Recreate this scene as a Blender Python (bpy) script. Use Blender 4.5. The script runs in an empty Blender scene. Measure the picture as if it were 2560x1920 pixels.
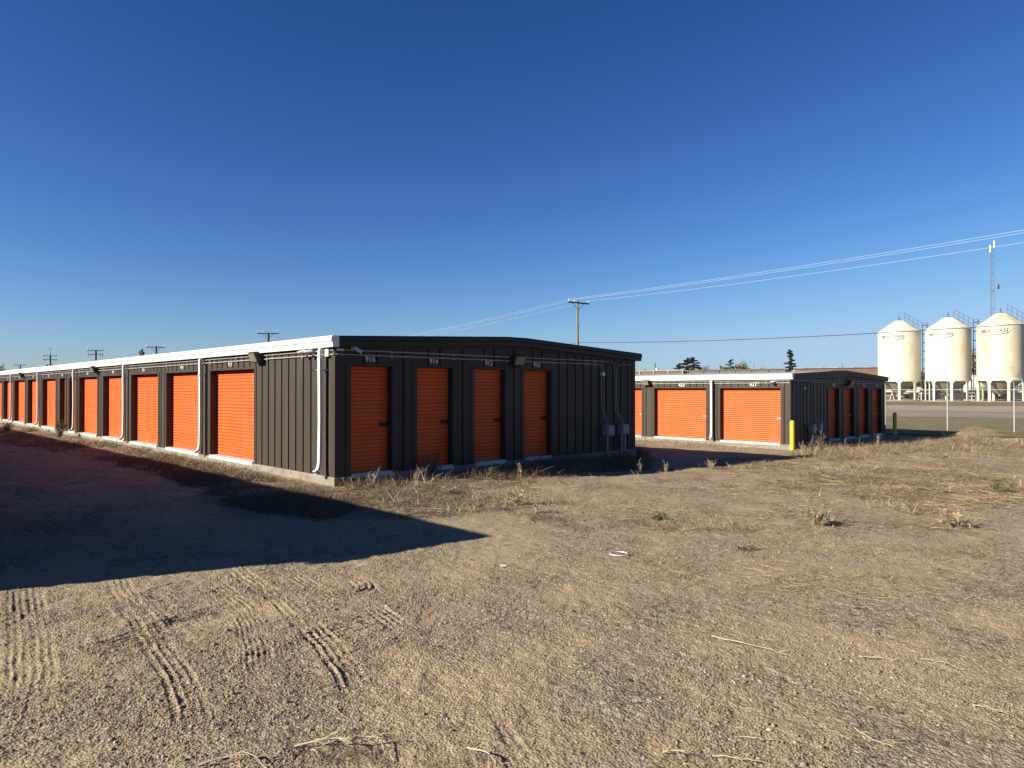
import bpy, math, random
import numpy as np
from mathutils import Vector, Matrix
random.seed(7); rng = np.random.default_rng(7)
sc = bpy.context.scene
COL = sc.collection
R = math.radians

# ---------------------------------------------------------------- camera numbers (photo is 2560 x 1920)
F, CX, HY, CAMH = 1765.0, 1280.0, 974.0, 1.75

# ---------------------------------------------------------------- materials
def mat(name, col, rough=0.6, metal=0.0, var=0.0, vscale=3.0, bump=0.0, bscale=40.0, spec=0.5,
        col2=None, island=None, grime=None, aniso=None, trans=None):
    KA = .64                                        # base colours are written for exposure .6; the sky and sun here use a longer one
    col = tuple(c * KA for c in col); col2 = col2 and tuple(c * KA for c in col2)
    island = island and [tuple(c * KA for c in q) for q in island]; grime = grime and (tuple(c * KA for c in grime[0]),) + tuple(grime[1:])
    m = bpy.data.materials.new(name); m.use_nodes = True
    nt = m.node_tree; N = nt.nodes; L = nt.links
    b = N['Principled BSDF']
    b.inputs['Roughness'].default_value = rough
    b.inputs['Metallic'].default_value = metal
    b.inputs['Specular IOR Level'].default_value = spec
    c4 = (col[0], col[1], col[2], 1)
    b.inputs['Base Color'].default_value = c4
    out = None
    tc = N.new('ShaderNodeTexCoord')
    def mp(scale3=(1, 1, 1)):
        q = N.new('ShaderNodeMapping'); q.inputs['Scale'].default_value = scale3
        L.new(tc.outputs['Object'], q.inputs['Vector']); return q.outputs[0]
    if island:
        g = N.new('ShaderNodeNewGeometry'); r = N.new('ShaderNodeValToRGB')
        e = r.color_ramp.elements
        e[0].position = 0; e[0].color = (*island[0], 1); e[1].position = 1; e[1].color = (*island[-1], 1)
        for i, c in enumerate(island[1:-1]):
            q = e.new((i + 1) / (len(island) - 1)); q.color = (*c, 1)
        L.new(g.outputs['Random Per Island'], r.inputs[0]); out = r.outputs[0]
    if var > 0:
        n = N.new('ShaderNodeTexNoise'); n.inputs['Scale'].default_value = vscale; n.inputs['Detail'].default_value = 6
        L.new(mp(aniso or (1, 1, 1)), n.inputs['Vector'])
        r = N.new('ShaderNodeMapRange'); r.inputs[1].default_value = .3; r.inputs[2].default_value = .7
        L.new(n.outputs[0], r.inputs[0])
        mx = N.new('ShaderNodeMix'); mx.data_type = 'RGBA'
        d = col2 or tuple(max(0, c * (1 - var)) for c in col)
        mx.inputs[6].default_value = c4; mx.inputs[7].default_value = (*d, 1)
        L.new(r.outputs[0], mx.inputs[0])
        if out is None: out = mx.outputs[2]
    if grime:                                        # (colour, amount, scale) streaky dirt with its own shape
        n = N.new('ShaderNodeTexNoise'); n.inputs['Scale'].default_value = grime[2]; n.inputs['Detail'].default_value = 8
        n.inputs['Roughness'].default_value = .7
        L.new(mp(aniso or (1, 1, 1)), n.inputs['Vector'])
        r = N.new('ShaderNodeMapRange'); r.inputs[1].default_value = .52; r.inputs[2].default_value = .75; r.inputs[4].default_value = grime[1]
        L.new(n.outputs[0], r.inputs[0])
        mx = N.new('ShaderNodeMix'); mx.data_type = 'RGBA'
        if out is not None: L.new(out, mx.inputs[6])
        else: mx.inputs[6].default_value = c4
        mx.inputs[7].default_value = (*grime[0], 1)
        L.new(r.outputs[0], mx.inputs[0]); out = mx.outputs[2]
    if out is not None: L.new(out, b.inputs['Base Color'])
    if bump > 0:
        n = N.new('ShaderNodeTexNoise'); n.inputs['Scale'].default_value = bscale; n.inputs['Detail'].default_value = 5
        L.new(mp(), n.inputs['Vector'])
        k = N.new('ShaderNodeBump'); k.inputs['Strength'].default_value = bump; k.inputs['Distance'].default_value = .01
        L.new(n.outputs[0], k.inputs['Height']); L.new(k.outputs[0], b.inputs['Normal'])
    if trans:
        b.inputs['Transmission Weight'].default_value = trans
    return m

M = {}
M['wall'] = mat('charcoal brown steel', (.076, .064, .05), .5, spec=.16, var=.18, vscale=1.2, bump=.4, bscale=2.0, grime=((.14, .115, .085), .4, 2.5), aniso=(1, 1, .25))
M['trim'] = mat('charcoal trim steel', (.07, .06, .049), .45, spec=.16, var=.15, vscale=2, bump=.08, bscale=6)
M['rake'] = mat('dark roof trim steel', (.034, .032, .031), .45, spec=.25, var=.2, vscale=2, bump=.05, bscale=4)
M['white'] = mat('white painted steel', (.95, .95, .9), .38, var=.07, vscale=1.5, bump=.1, bscale=4, grime=((.55, .5, .42), .45, 3), aniso=(1, 1, 1))
M['orange'] = mat('orange roller door paint', (.88, .145, .026), .5, var=.12, vscale=1.3, col2=(.8, .125, .022), bump=.35, bscale=2.6, grime=((.6, .2, .09), .6, 1.7), spec=.25)
M['concrete'] = mat('pale concrete', (.34, .31, .25), .85, var=.35, vscale=5, bump=.6, bscale=30, grime=((.2, .17, .13), .7, 6))
M['sill'] = mat('white painted sill', (.75, .73, .68), .6, var=.2, vscale=6, grime=((.4, .34, .26), .6, 9))
M['galv'] = mat('galvanised conduit', (.52, .51, .48), .45, metal=.15, var=.15, vscale=5)
M['box'] = mat('grey meter box', (.3, .31, .32), .5, var=.1)
M['plastic'] = mat('white plastic', (.78, .78, .78), .35)
M['digit'] = mat('white number paint', (.85, .84, .8), .5)
M['black'] = mat('black metal', (.015, .015, .016), .45)
M['bronze'] = mat('dark bronze metal', (.05, .045, .038), .45, var=.2)
M['lens'] = mat('cloudy light lens', (.32, .29, .23), .25, var=.2, vscale=8)
M['latch'] = mat('bare steel latch', (.6, .6, .6), .35, metal=.5)
M['yellow'] = mat('yellow bollard paint', (.83, .66, .02), .45, var=.12, vscale=4, grime=((.5, .35, .05), .5, 6))
M['wood'] = mat('weathered pole wood', (.3, .25, .2), .85, var=.4, vscale=3, bump=.5, bscale=20, aniso=(6, 6, .4))
M['darkwood'] = mat('dark crossarm wood', (.05, .045, .045), .85, var=.3)
M['silo'] = mat('cream silo paint', (.88, .85, .67), .4, var=.1, vscale=.8, grime=((.62, .5, .3), .5, .8), aniso=(1, 1, .35))
M['silo_rust'] = mat('rust stained cream silo paint', (.82, .76, .57), .45, var=.12, vscale=.8, grime=((.5, .27, .1), .95, .75), aniso=(1, 1, .8))
M['dark_hopper'] = mat('darker cream hopper paint', (.42, .39, .3), .5, var=.25, vscale=1, grime=((.25, .2, .12), .6, 1.5))  # hopper cone gets a darker, mottled tone of the silo cream
M['steel'] = mat('dark grey steel', (.13, .14, .15), .5, metal=.3)
M['mast'] = mat('galvanised mast steel', (.22, .25, .3), .5, metal=.3)
M['wire'] = mat('aluminium wire', (.85, .87, .9), .35)
M['cable'] = mat('black cable', (.02, .022, .025), .6)
M['fence'] = mat('galvanised fence pipe', (.62, .62, .6), .4, metal=.2, var=.1)
M['brown'] = mat('brown railcar paint', (.2, .1, .065), .7, var=.35, vscale=.7, grime=((.3, .22, .16), .7, .6))
M['red'] = mat('faded red paint', (.5, .05, .04), .5, var=.2)
M['glass'] = mat('dark window glass', (.015, .018, .022), .12)
M['rubber'] = mat('black rubber', (.02, .02, .02), .85)
M['darkpaint'] = mat('dark navy vehicle paint', (.02, .025, .035), .3)
M['greypaint'] = mat('silver vehicle paint', (.3, .31, .33), .35)
M['yel2'] = mat('pale yellow steel paint', (.8, .68, .25), .5, var=.15)
M['roofing'] = mat('light roof sheet', (.55, .55, .52), .45, var=.15)
M['spruce'] = mat('spruce needles', (.03, .05, .03), .8, island=[(.018, .035, .022), (.035, .055, .03), (.06, .07, .04)])
M['bark'] = mat('bark', (.12, .09, .07), .9, var=.3)
M['twig'] = mat('bare grey twigs', (.22, .18, .14), .9, island=[(.16, .13, .1), (.26, .21, .16), (.2, .19, .12)])
M['olive'] = mat('olive leaves', (.12, .12, .05), .9, island=[(.1, .1, .045), (.16, .15, .07), (.2, .17, .09)])
M['straw'] = mat('dry straw stems', (.42, .33, .2), .8, island=[(.2, .14, .08), (.42, .32, .19), (.5, .4, .25), (.33, .24, .14), (.14, .09, .055), (.46, .36, .22)])
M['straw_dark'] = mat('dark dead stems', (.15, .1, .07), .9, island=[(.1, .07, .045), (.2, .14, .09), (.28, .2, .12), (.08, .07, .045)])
M['brightstraw'] = mat('sun bleached straw', (.62, .52, .34), .8, island=[(.6, .5, .32), (.75, .65, .45), (.5, .4, .25)])
M['stalk'] = mat('pale dry stalk', (.6, .5, .32), .75, var=.25, vscale=12)
M['greenweed'] = mat('grey green weed leaves', (.12, .15, .06), .8, island=[(.08, .12, .04), (.14, .16, .07), (.2, .19, .1), (.26, .22, .13)])
M['green'] = mat('fresh green weed leaves', (.06, .13, .03), .8, island=[(.04, .1, .02), (.08, .15, .04), (.13, .17, .06)])
M['grass'] = mat('short tired grass', (.13, .13, .06), .9, island=[(.08, .1, .035), (.14, .14, .06), (.24, .2, .11), (.3, .24, .14)])
M['pebble'] = mat('loose gravel stones', (.3, .27, .23), .85, island=[(.2, .155, .1), (.34, .26, .165), (.27, .225, .165), (.46, .38, .27), (.26, .195, .12), (.38, .29, .19), (.2, .165, .125), (.33, .25, .16), (.24, .19, .13), (.62, .54, .42)])

# ---- ground: dirt and gravel
def ground_material():
    m = bpy.data.materials.new('sandy dirt and gravel'); m.use_nodes = True
    nt = m.node_tree; N = nt.nodes; L = nt.links; b = N['Principled BSDF']
    b.inputs['Roughness'].default_value = .95; b.inputs['Specular IOR Level'].default_value = .15
    tc = N.new('ShaderNodeTexCoord')
    def noise(s, det=6, ro=.6, off=0):
        n = N.new('ShaderNodeTexNoise'); n.inputs['Scale'].default_value = s; n.inputs['Detail'].default_value = det
        n.inputs['Roughness'].default_value = ro
        q = N.new('ShaderNodeMapping'); q.inputs['Location'].default_value = (off, off * 2, 0)
        L.new(tc.outputs['Object'], q.inputs[0]); L.new(q.outputs[0], n.inputs['Vector']); return n.outputs[0]
    def rng_(v, a, b_, c=0, d=1):
        r = N.new('ShaderNodeMapRange'); r.inputs[1].default_value = a; r.inputs[2].default_value = b_
        r.inputs[3].default_value = c; r.inputs[4].default_value = d; L.new(v, r.inputs[0]); return r.outputs[0]
    def mix(f, a, b_, mode='MIX'):
        x = N.new('ShaderNodeMix'); x.data_type = 'RGBA'; x.blend_type = mode
        if isinstance(f, float): x.inputs[0].default_value = f
        else: L.new(f, x.inputs[0])
        for i, v in ((6, a), (7, b_)):
            if isinstance(v, tuple): x.inputs[i].default_value = (*v, 1)
            else: L.new(v, x.inputs[i])
        return x.outputs[2]
    base = mix(rng_(noise(.35, 5, .6), .35, .65), (.305, .238, .146), (.262, .21, .138))
    base = mix(rng_(noise(1.3, 6, .65, 5), .48, .62, 0, .8), base, (.325, .243, .145))
    base = mix(rng_(noise(.8, 6, .7, 11), .52, .7, 0, .75), base, (.215, .177, .123))
    # gravelly patches
    gp = rng_(noise(.9, 6, .7, 23), .42, .6)
    v1 = N.new('ShaderNodeTexVoronoi'); v1.inputs['Scale'].default_value = 62; L.new(tc.outputs['Object'], v1.inputs['Vector'])
    v2 = N.new('ShaderNodeTexVoronoi'); v2.inputs['Scale'].default_value = 27; L.new(tc.outputs['Object'], v2.inputs['Vector'])
    sep = N.new('ShaderNodeSeparateColor'); L.new(v1.outputs['Color'], sep.inputs[0])
    sep2 = N.new('ShaderNodeSeparateColor'); L.new(v2.outputs['Color'], sep2.inputs[0])
    stone = N.new('ShaderNodeValToRGB'); e = stone.color_ramp.elements
    e[0].color = (.095, .078, .058, 1); e[1].color = (.44, .375, .275, 1)
    for p, c in ((.3, (.23, .185, .125, 1)), (.55, (.2, .168, .125, 1)), (.8, (.29, .236, .165, 1))):
        q = e.new(p); q.color = c
    L.new(sep.outputs[0], stone.inputs[0])
    stone2 = N.new('ShaderNodeValToRGB'); e = stone2.color_ramp.elements
    e[0].color = (.1, .08, .055, 1); e[1].color = (.4, .33, .23, 1)
    q = e.new(.75); q.color = (.22, .175, .12, 1)
    L.new(sep2.outputs[0], stone2.inputs[0])
    mg = N.new('ShaderNodeMath'); mg.operation = 'MULTIPLY'; L.new(gp, mg.inputs[0]); mg.inputs[1].default_value = .6
    mg2 = N.new('ShaderNodeMath'); mg2.operation = 'ADD'; L.new(mg.outputs[0], mg2.inputs[0]); mg2.inputs[1].default_value = .2
    c = mix(mg2.outputs[0], base, stone.outputs[0])
    pick = rng_(sep2.outputs[1], .72, .76)
    mp_ = N.new('ShaderNodeMath'); mp_.operation = 'MULTIPLY'; L.new(pick, mp_.inputs[0]); L.new(gp, mp_.inputs[1])
    c = mix(mp_.outputs[0], c, stone2.outputs[0])
    fine = rng_(noise(110, 3, .7, 3), .3, .7, .72, 1.22)
    vm = N.new('ShaderNodeVectorMath'); vm.operation = 'SCALE'; L.new(c, vm.inputs[0]); L.new(fine, vm.inputs[3])
    L.new(vm.outputs[0], b.inputs['Base Color'])
    # relief
    rough_amt = rng_(noise(.9, 6, .7, 23), .42, .62, .5, .95)        # packed lanes stay smoother than loose gravel
    def bump(h, dist, st, prev=None, patchy=False):
        k = N.new('ShaderNodeBump'); k.inputs['Distance'].default_value = dist; k.inputs['Strength'].default_value = st
        if patchy: L.new(rough_amt, k.inputs['Strength'])
        L.new(h, k.inputs['Height'])
        if prev is not None: L.new(prev, k.inputs['Normal'])
        return k.outputs[0]
    inv = rng_(v1.outputs['Distance'], 0, .7, 1, 0)
    inv2 = N.new('ShaderNodeMath'); inv2.operation = 'MULTIPLY'
    L.new(rng_(v2.outputs['Distance'], 0, .6, 1, 0), inv2.inputs[0]); L.new(mp_.outputs[0], inv2.inputs[1])
    n1 = bump(noise(9, 6, .6, 2), .022, .45)
    n2 = bump(inv, .012, .95, n1, True)
    n3 = bump(inv2.outputs[0], .018, .9, n2)
    n4 = bump(noise(150, 3, .7, 7), .006, .85, n3, True)
    L.new(n4, b.inputs['Normal'])
    return m
M['ground'] = ground_material()
M['gravelroad'] = mat('packed gravel road', (.42, .34, .25), .95, var=.4, vscale=.5, col2=(.33, .27, .2), bump=.6, bscale=12, spec=.1)
M['asphalt'] = mat('worn grey road', (.32, .28, .235), .95, var=.4, vscale=.4, col2=(.25, .22, .19), bump=.5, bscale=14, spec=.1)
M['verge'] = mat('grassy dirt', (.15, .15, .065), .95, var=.5, vscale=.8, col2=(.24, .2, .11), bump=.8, bscale=8, spec=.1)
M['bank'] = mat('dirt bank', (.22, .175, .12), .95, var=.4, vscale=.6, col2=(.15, .125, .08), bump=.9, bscale=4, spec=.1)

# ---------------------------------------------------------------- object helpers
def link(o, parent=None):
    COL.objects.link(o)
    if parent is not None: o.parent = parent
    return o
def tag(o, label=None, cat=None, group=None, kind=None):
    if label: o['label'] = label
    if cat: o['category'] = cat
    if group: o['group'] = group
    if kind: o['kind'] = kind
    return o
def empty(name, loc=(0, 0, 0), rz=0, label=None, cat=None, group=None):
    o = bpy.data.objects.new(name, None); o.empty_display_size = .3
    o.location = loc; o.rotation_euler = (0, 0, rz); link(o)
    return tag(o, label, cat, group)
def copy_tree(o, parent=None):
    c = o.copy(); link(c)
    if parent is not None: c.parent = parent
    for ch in list(o.children): copy_tree(ch, c)
    return c

class MB:
    def __init__(s): s.v = []; s.f = []; s.s = []
    def add(s, vs, fs, smooth=False):
        o = len(s.v); s.v += [tuple(p) for p in vs]; s.f += [tuple(i + o for i in f) for f in fs]; s.s += [smooth] * len(fs)
    def hexa(s, p):                                 # 8 points: bottom 4, top 4
        s.add(p, [(3, 2, 1, 0), (4, 5, 6, 7), (0, 1, 5, 4), (1, 2, 6, 5), (2, 3, 7, 6), (3, 0, 4, 7)])
    def box(s, x0, x1, y0, y1, z0, z1):
        s.hexa([(x0, y0, z0), (x1, y0, z0), (x1, y1, z0), (x0, y1, z0), (x0, y0, z1), (x1, y0, z1), (x1, y1, z1), (x0, y1, z1)])
    def sweep(s, prof, path_frames, smooth=False, cap=True):   # prof: list of 2d; frames: list of functions (a,b)->point
        n = len(prof); vs = []
        for fr in path_frames: vs += [fr(a, b) for a, b in prof]
        fs = []
        for k in range(len(path_frames) - 1):
            for i in range(n):
                j = (i + 1) % n
                fs.append((k * n + i, k * n + j, (k + 1) * n + j, (k + 1) * n + i))
        s.add(vs, fs, smooth)
        if cap:
            e = len(path_frames) - 1
            o = len(s.v) - len(vs)
            s.f.append(tuple(o + i for i in range(n))[::-1]); s.s.append(False)
            s.f.append(tuple(o + e * n + i for i in range(n))); s.s.append(False)
    def tube(s, pts, r, n=8, cap=True, r1=None, smooth=True):
        pts = [Vector(p) for p in pts]; vs = []; K = len(pts); up = None
        for k, p in enumerate(pts):
            d = (pts[min(k + 1, K - 1)] - pts[max(k - 1, 0)]).normalized()
            if up is None:
                up = Vector((0, 0, 1)) if abs(d.z) < .9 else Vector((1, 0, 0))
            a = d.cross(up).normalized(); b = a.cross(d).normalized(); up = b
            rr = r if r1 is None else r + (r1 - r) * k / (K - 1)
            for i in range(n):
                t = 2 * math.pi * i / n
                vs.append(p + a * (rr * math.cos(t)) + b * (rr * math.sin(t)))
        fs = [(k * n + i, k * n + (i + 1) % n, (k + 1) * n + (i + 1) % n, (k + 1) * n + i) for k in range(K - 1) for i in range(n)]
        o = len(s.v); s.add(vs, fs, smooth)
        if cap:
            s.f.append(tuple(o + i for i in range(n))[::-1]); s.s.append(False)
            s.f.append(tuple(o + (K - 1) * n + i for i in range(n))); s.s.append(False)
    def lathe(s, prof, n=32, c=(0, 0, 0), smooth=True, cap=True, a0=0):
        vs = []
        for r, z in prof:
            for i in range(n):
                t = a0 + 2 * math.pi * i / n; vs.append((c[0] + r * math.cos(t), c[1] + r * math.sin(t), c[2] + z))
        K = len(prof)
        fs = [(k * n + i, k * n + (i + 1) % n, (k + 1) * n + (i + 1) % n, (k + 1) * n + i) for k in range(K - 1) for i in range(n)]
        o = len(s.v); s.add(vs, fs, smooth)
        if cap:
            s.f.append(tuple(o + i for i in range(n))[::-1]); s.s.append(False)
            s.f.append(tuple(o + (K - 1) * n + i for i in range(n))); s.s.append(False)
    def bar(s, p, q, w, h=None):                   # rectangular bar
        p = Vector(p); q = Vector(q); d = (q - p).normalized(); h = h or w
        up = Vector((0, 0, 1)) if abs(d.z) < .95 else Vector((1, 0, 0))
        a = d.cross(up).normalized() * (w / 2); b = a.cross(d).normalized() * (h / 2)
        s.hexa([p - a - b, p + a - b, p + a + b, p - a + b, q - a - b, q + a - b, q + a + b, q - a + b])
    def build(s, name, m, parent=None, bevel=0, loc=None, rz=None):
        me = bpy.data.meshes.new(name); me.from_pydata(s.v, [], s.f)
        me.polygons.foreach_set('use_smooth', s.s); me.materials.append(m); me.update()
        if any(s.s): me.set_sharp_from_angle(angle=R(38))
        o = bpy.data.objects.new(name, me); link(o, parent)
        if loc is not None: o.location = loc
        if rz is not None: o.rotation_euler = (0, 0, rz)
        if bevel:
            b = o.modifiers.new('bevel', 'BEVEL'); b.width = bevel; b.segments = 2; b.limit_method = 'ANGLE'; b.angle_limit = R(40)
        return o

def mesh_np(name, V, Fq, m, parent=None, smooth=False):
    me = bpy.data.meshes.new(name); nv = len(V); nf, k = Fq.shape
    me.vertices.add(nv); me.vertices.foreach_set('co', V.astype(np.float32).ravel())
    me.loops.add(nf * k); me.loops.foreach_set('vertex_index', Fq.astype(np.int32).ravel())
    me.polygons.add(nf); me.polygons.foreach_set('loop_start', np.arange(0, nf * k, k, dtype=np.int32))
    if smooth: me.polygons.foreach_set('use_smooth', np.ones(nf, dtype=bool))
    me.update(calc_edges=True); me.validate(); me.materials.append(m)
    o = bpy.data.objects.new(name, me); return link(o, parent)

def text_geo(body, size):
    cu = bpy.data.curves.new('t', 'FONT'); cu.body = body; cu.size = size; cu.align_x = 'CENTER'; cu.align_y = 'CENTER'
    cu.extrude = .0; cu.resolution_u = 3; cu.offset = size * .012
    o = bpy.data.objects.new('t', cu); COL.objects.link(o)
    dg = bpy.context.evaluated_depsgraph_get(); me = o.evaluated_get(dg).to_mesh()
    vs = [tuple(v.co) for v in me.vertices]; fs = [tuple(p.vertices) for p in me.polygons]
    bpy.data.objects.remove(o); bpy.data.curves.remove(cu)
    return vs, fs

# ---------------------------------------------------------------- noise and terrain
def _h(i, j, s):
    n = (i.astype(np.int64) * 374761393 + j.astype(np.int64) * 668265263 + s * 1442695041) & 0xffffffff
    n = ((n ^ (n >> 13)) * 1274126177) & 0xffffffff
    return ((n ^ (n >> 16)) & 0xffff) / 65535.0
def vnoise(x, y, s=0):
    i = np.floor(x); j = np.floor(y); u = x - i; v = y - j
    u = u * u * u * (u * (6 * u - 15) + 10); v = v * v * v * (v * (6 * v - 15) + 10)
    a = _h(i, j, s); b = _h(i + 1, j, s); c = _h(i, j + 1, s); d = _h(i + 1, j + 1, s)
    return (a * (1 - u) + b * u) * (1 - v) + (c * (1 - u) + d * u) * v - .5
def fbm(x, y, s=0, o=4):
    t = 0; a = 1
    for k in range(o):
        t = t + a * vnoise(x * 2 ** k + 17 * k, y * 2 ** k - 9 * k, s + k); a *= .55
    return t
def sstep(a, b, x):
    t = np.clip((x - a) / (b - a), 0, 1); return t * t * (3 - 2 * t)
QX, QZ = [-1e4, 12, 20, 27.6, 42, 54.7, 64, 74, 76.5, 80, 1e5], [0, 0, -.22, -.45, -.35, -.15, .02, .2, .42, .5, .5]
def terrain(x, y):
    x = np.asarray(x, float); y = np.asarray(y, float)
    q = .375 * x + .927 * y
    return np.interp(q, QX, QZ) * sstep(-4, 2.5, x)
def tz(x, y): return float(terrain(x, y))
def Gp(px, py, it=12):                              # ground point seen at a place in the photograph
    z = 0.
    for _ in range(it):
        Y = F * (CAMH - z) / (py - HY); X = (px - CX) / F * Y; z = .5 * z + .5 * tz(X, Y)
    return X, Y, z
# tyre tracks: (photo polyline, width m, ribs, depth)
TR = [([(62, 1455), (75, 1560), (82, 1640), (80, 1700), (60, 1765), (35, 1830), (20, 1880)], .24, 5, .014),
      ([(285, 1430), (335, 1520), (375, 1580), (415, 1640), (455, 1700), (480, 1790), (488, 1870)], .2, 4, .012),
      ([(560, 1400), (640, 1462), (695, 1494), (732, 1530), (790, 1580), (830, 1625), (880, 1700), (920, 1770)], .2, 4, .013),
      ([(310, 1510), (345, 1496), (423, 1466), (517, 1450), (640, 1440), (740, 1436)], .19, 4, .019),
      ([(110, 1655), (182, 1635), (266, 1613), (352, 1584), (430, 1556), (517, 1528), (611, 1510), (720, 1500), (840, 1492), (920, 1476), (905, 1452), (830, 1440)], .22, 4, .02),
      ([(600, 1520), (625, 1560), (638, 1600), (648, 1650), (655, 1710)], .18, 5, .013),
      ([(900, 1505), (945, 1530), (985, 1556), (1040, 1590)], .2, 4, .011),
      ([(520, 1612), (640, 1622), (760, 1608), (850, 1582), (950, 1548), (1040, 1520)], .3, 4, .019),
      ([(530, 1450), (605, 1512), (640, 1545)], .17, 4, .009),
      ([(700, 1425), (780, 1465), (870, 1515)], .2, 4, .009),
      ([(1236, 1780), (1280, 1850), (1325, 1915)], .1, 2, .010),
      ([(540, 1895), (600, 1855), (660, 1822)], .18, 4, .009),
      ([(330, 1475), (400, 1545), (450, 1600)], .16, 4, .008),
      ([(2150, 1575), (2330, 1530), (2450, 1500)], .14, 3, .006),
      ([(1020, 1640), (1150, 1600), (1300, 1575)], .2, 4, .006)]
TRG = []
for pl, w, n, d in TR:
    g = [np.array(Gp(*p)[:2]) for p in pl]
    # densify with Catmull-like subdivision
    for _ in range(2):
        q = [g[0]]
        for a, b in zip(g[:-1], g[1:]): q += [a * .75 + b * .25, a * .25 + b * .75]
        q.append(g[-1]); g = q
    TRG.append((np.array(g), w, n, d))
def tracks(x, y):
    out = np.zeros_like(x)
    for P, w, nr, dep in TRG:
        lo = P.min(0) - w; hi = P.max(0) + w
        idx = np.where((x > lo[0]) & (x < hi[0]) & (y > lo[1]) & (y < hi[1]))[0]
        if len(idx) == 0: continue
        X = x[idx]; Y = y[idx]; best = np.full(len(idx), 9.); side = np.zeros(len(idx)); along = np.zeros(len(idx))
        L = 0.; tot = np.linalg.norm(np.diff(P, axis=0), axis=1).sum()
        for a, b in zip(P[:-1], P[1:]):
            d = b - a; ln = np.linalg.norm(d); d = d / ln
            t = np.clip((X - a[0]) * d[0] + (Y - a[1]) * d[1], 0, ln)
            ex = X - a[0] - t * d[0]; ey = Y - a[1] - t * d[1]
            D = np.hypot(ex, ey); s = -ex * d[1] + ey * d[0]
            m = D < best; best[m] = D[m]; side[m] = s[m]; along[m] = L + t[m]; L += ln
        wob = vnoise(along * 4, side * 0 + w * 31, 3) * .02
        s = (side + wob) / w
        fd = min(.6, tot * .3); env = sstep(.62, .46, np.abs(s)) * sstep(.0, fd, along) * sstep(tot, tot - fd, along)
        env = env * np.clip(.9 + 1.3 * vnoise(X * 2.3, Y * 2.3, 9) + .8 * vnoise(X * 9, Y * 9, 19), .25, 1.25)
        ph = (s * nr + .5) % 1.0 - .5                  # narrow squeezed-up ridges between the tread blocks
        kid = np.floor(s * nr + .5)
        ridge = np.exp(-(ph * w / nr / .0085) ** 2) * np.clip(.85 + 1.0 * vnoise(along * 1.7, kid * 5.3 + w * 91, 23) + .8 * vnoise(along * 14, kid * 3.1, 29), .25, 1.3)
        lug = .5 + .5 * np.sign(np.sin(along * 2 * math.pi / .03 + s * 4))
        prof = -dep * .22 + dep * .62 * ridge - dep * .16 * lug * (1 - ridge)
        berm = dep * .25 * np.exp(-((np.abs(s) - .6) / .12) ** 2) * sstep(.0, fd, along) * sstep(tot, tot - fd, along)
        out[idx] += prof * env + berm
    return out
def H(x, y):
    x = np.atleast_1d(np.asarray(x, float)); y = np.atleast_1d(np.asarray(y, float))
    r = np.hypot(x, y)
    f1 = sstep(60, 15, r)
    z = terrain(x, y) + .03 * fbm(x * .35, y * .35, 1, 3) * f1 + (.011 + .026 * sstep(10, 15, r)) * fbm(x * 1.6, y * 1.6, 5, 4) * f1
    n2 = sstep(22, 9, r)
    z = z + .011 * fbm(x * 9, y * 9, 11, 3) * n2
    near = sstep(13, 7, r)
    z = z + .005 * fbm(x * 38, y * 38, 21, 2) * near
    m = r < 14
    if m.any():
        t = np.zeros_like(z); t[m] = tracks(x[m], y[m]); z = z + t
    z = z + .26 * np.exp(-(((x - MX) / .9) ** 2 + ((y - MY) / .7) ** 2)) * (1 + .5 * fbm(x * 2, y * 2, 77, 3))
    return z
def h1(x, y): return float(H(x, y)[0])

MX, MY, _ = Gp(2440, 1088)
# ground sheet
az_f = np.concatenate([np.linspace(R(-41), R(-4), 400, endpoint=False), np.linspace(R(-4), R(41), 300)])
az_c = np.linspace(R(41), R(319), 60)[1:-1]
az = np.concatenate([az_f, az_c])
rr = [.01]
while rr[-1] < 3: rr.append(max(rr[-1] * 1.12, rr[-1] + .05))
while rr[-1] < 3.6: rr.append(rr[-1] * 1.003)
while rr[-1] < 8.6: rr.append(rr[-1] * 1.0018)
while rr[-1] < 11: rr.append(rr[-1] * 1.003)
while rr[-1] < 40: rr.append(rr[-1] * 1.008)
while rr[-1] < 4000: rr.append(rr[-1] * 1.05)
rr = np.array(rr); nr, na = len(rr), len(az)
RR, AA = np.meshgrid(rr, az, indexing='ij')
gx = (RR * np.sin(AA)).ravel(); gy = (RR * np.cos(AA)).ravel(); gz = H(gx, gy)
I, J = np.meshgrid(np.arange(nr - 1), np.arange(na), indexing='ij'); J2 = (J + 1) % na
Fq = np.stack([I * na + J, I * na + J2, (I + 1) * na + J2, (I + 1) * na + J], -1).reshape(-1, 4)[:, ::-1]
g = mesh_np('ground', np.stack([gx, gy, gz], 1), Fq, M['ground'], smooth=True)
tag(g, kind='structure')

# strips that follow the terrain (road, lane, verge, bank): q0..q1 measured across, s along
def strip(name, q0, q1, s0, s1, lift, m, nq=14, ns=140, wob=.0):
    nx, ny = .375, .927; dx, dy = .927, -.375
    Q, S = np.meshgrid(np.linspace(0, 1, nq), np.linspace(s0, s1, ns), indexing='ij')
    e0 = q0 + wob * fbm(S * .15, S * 0 + q0, 3, 3); e1 = q1 + wob * fbm(S * .15, S * 0 + q1, 7, 3)
    Qv = e0 + (e1 - e0) * Q
    X = (Qv * nx + S * dx).ravel(); Y = (Qv * ny + S * dy).ravel()
    Z = terrain(X, Y) + lift
    I, J = np.meshgrid(np.arange(nq - 1), np.arange(ns - 1), indexing='ij')
    Fq = np.stack([I * ns + J, I * ns + J + 1, (I + 1) * ns + J + 1, (I + 1) * ns + J], -1).reshape(-1, 4)
    return tag(mesh_np(name, np.stack([X, Y, Z], 1), Fq, m, smooth=True), kind='structure')
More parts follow.
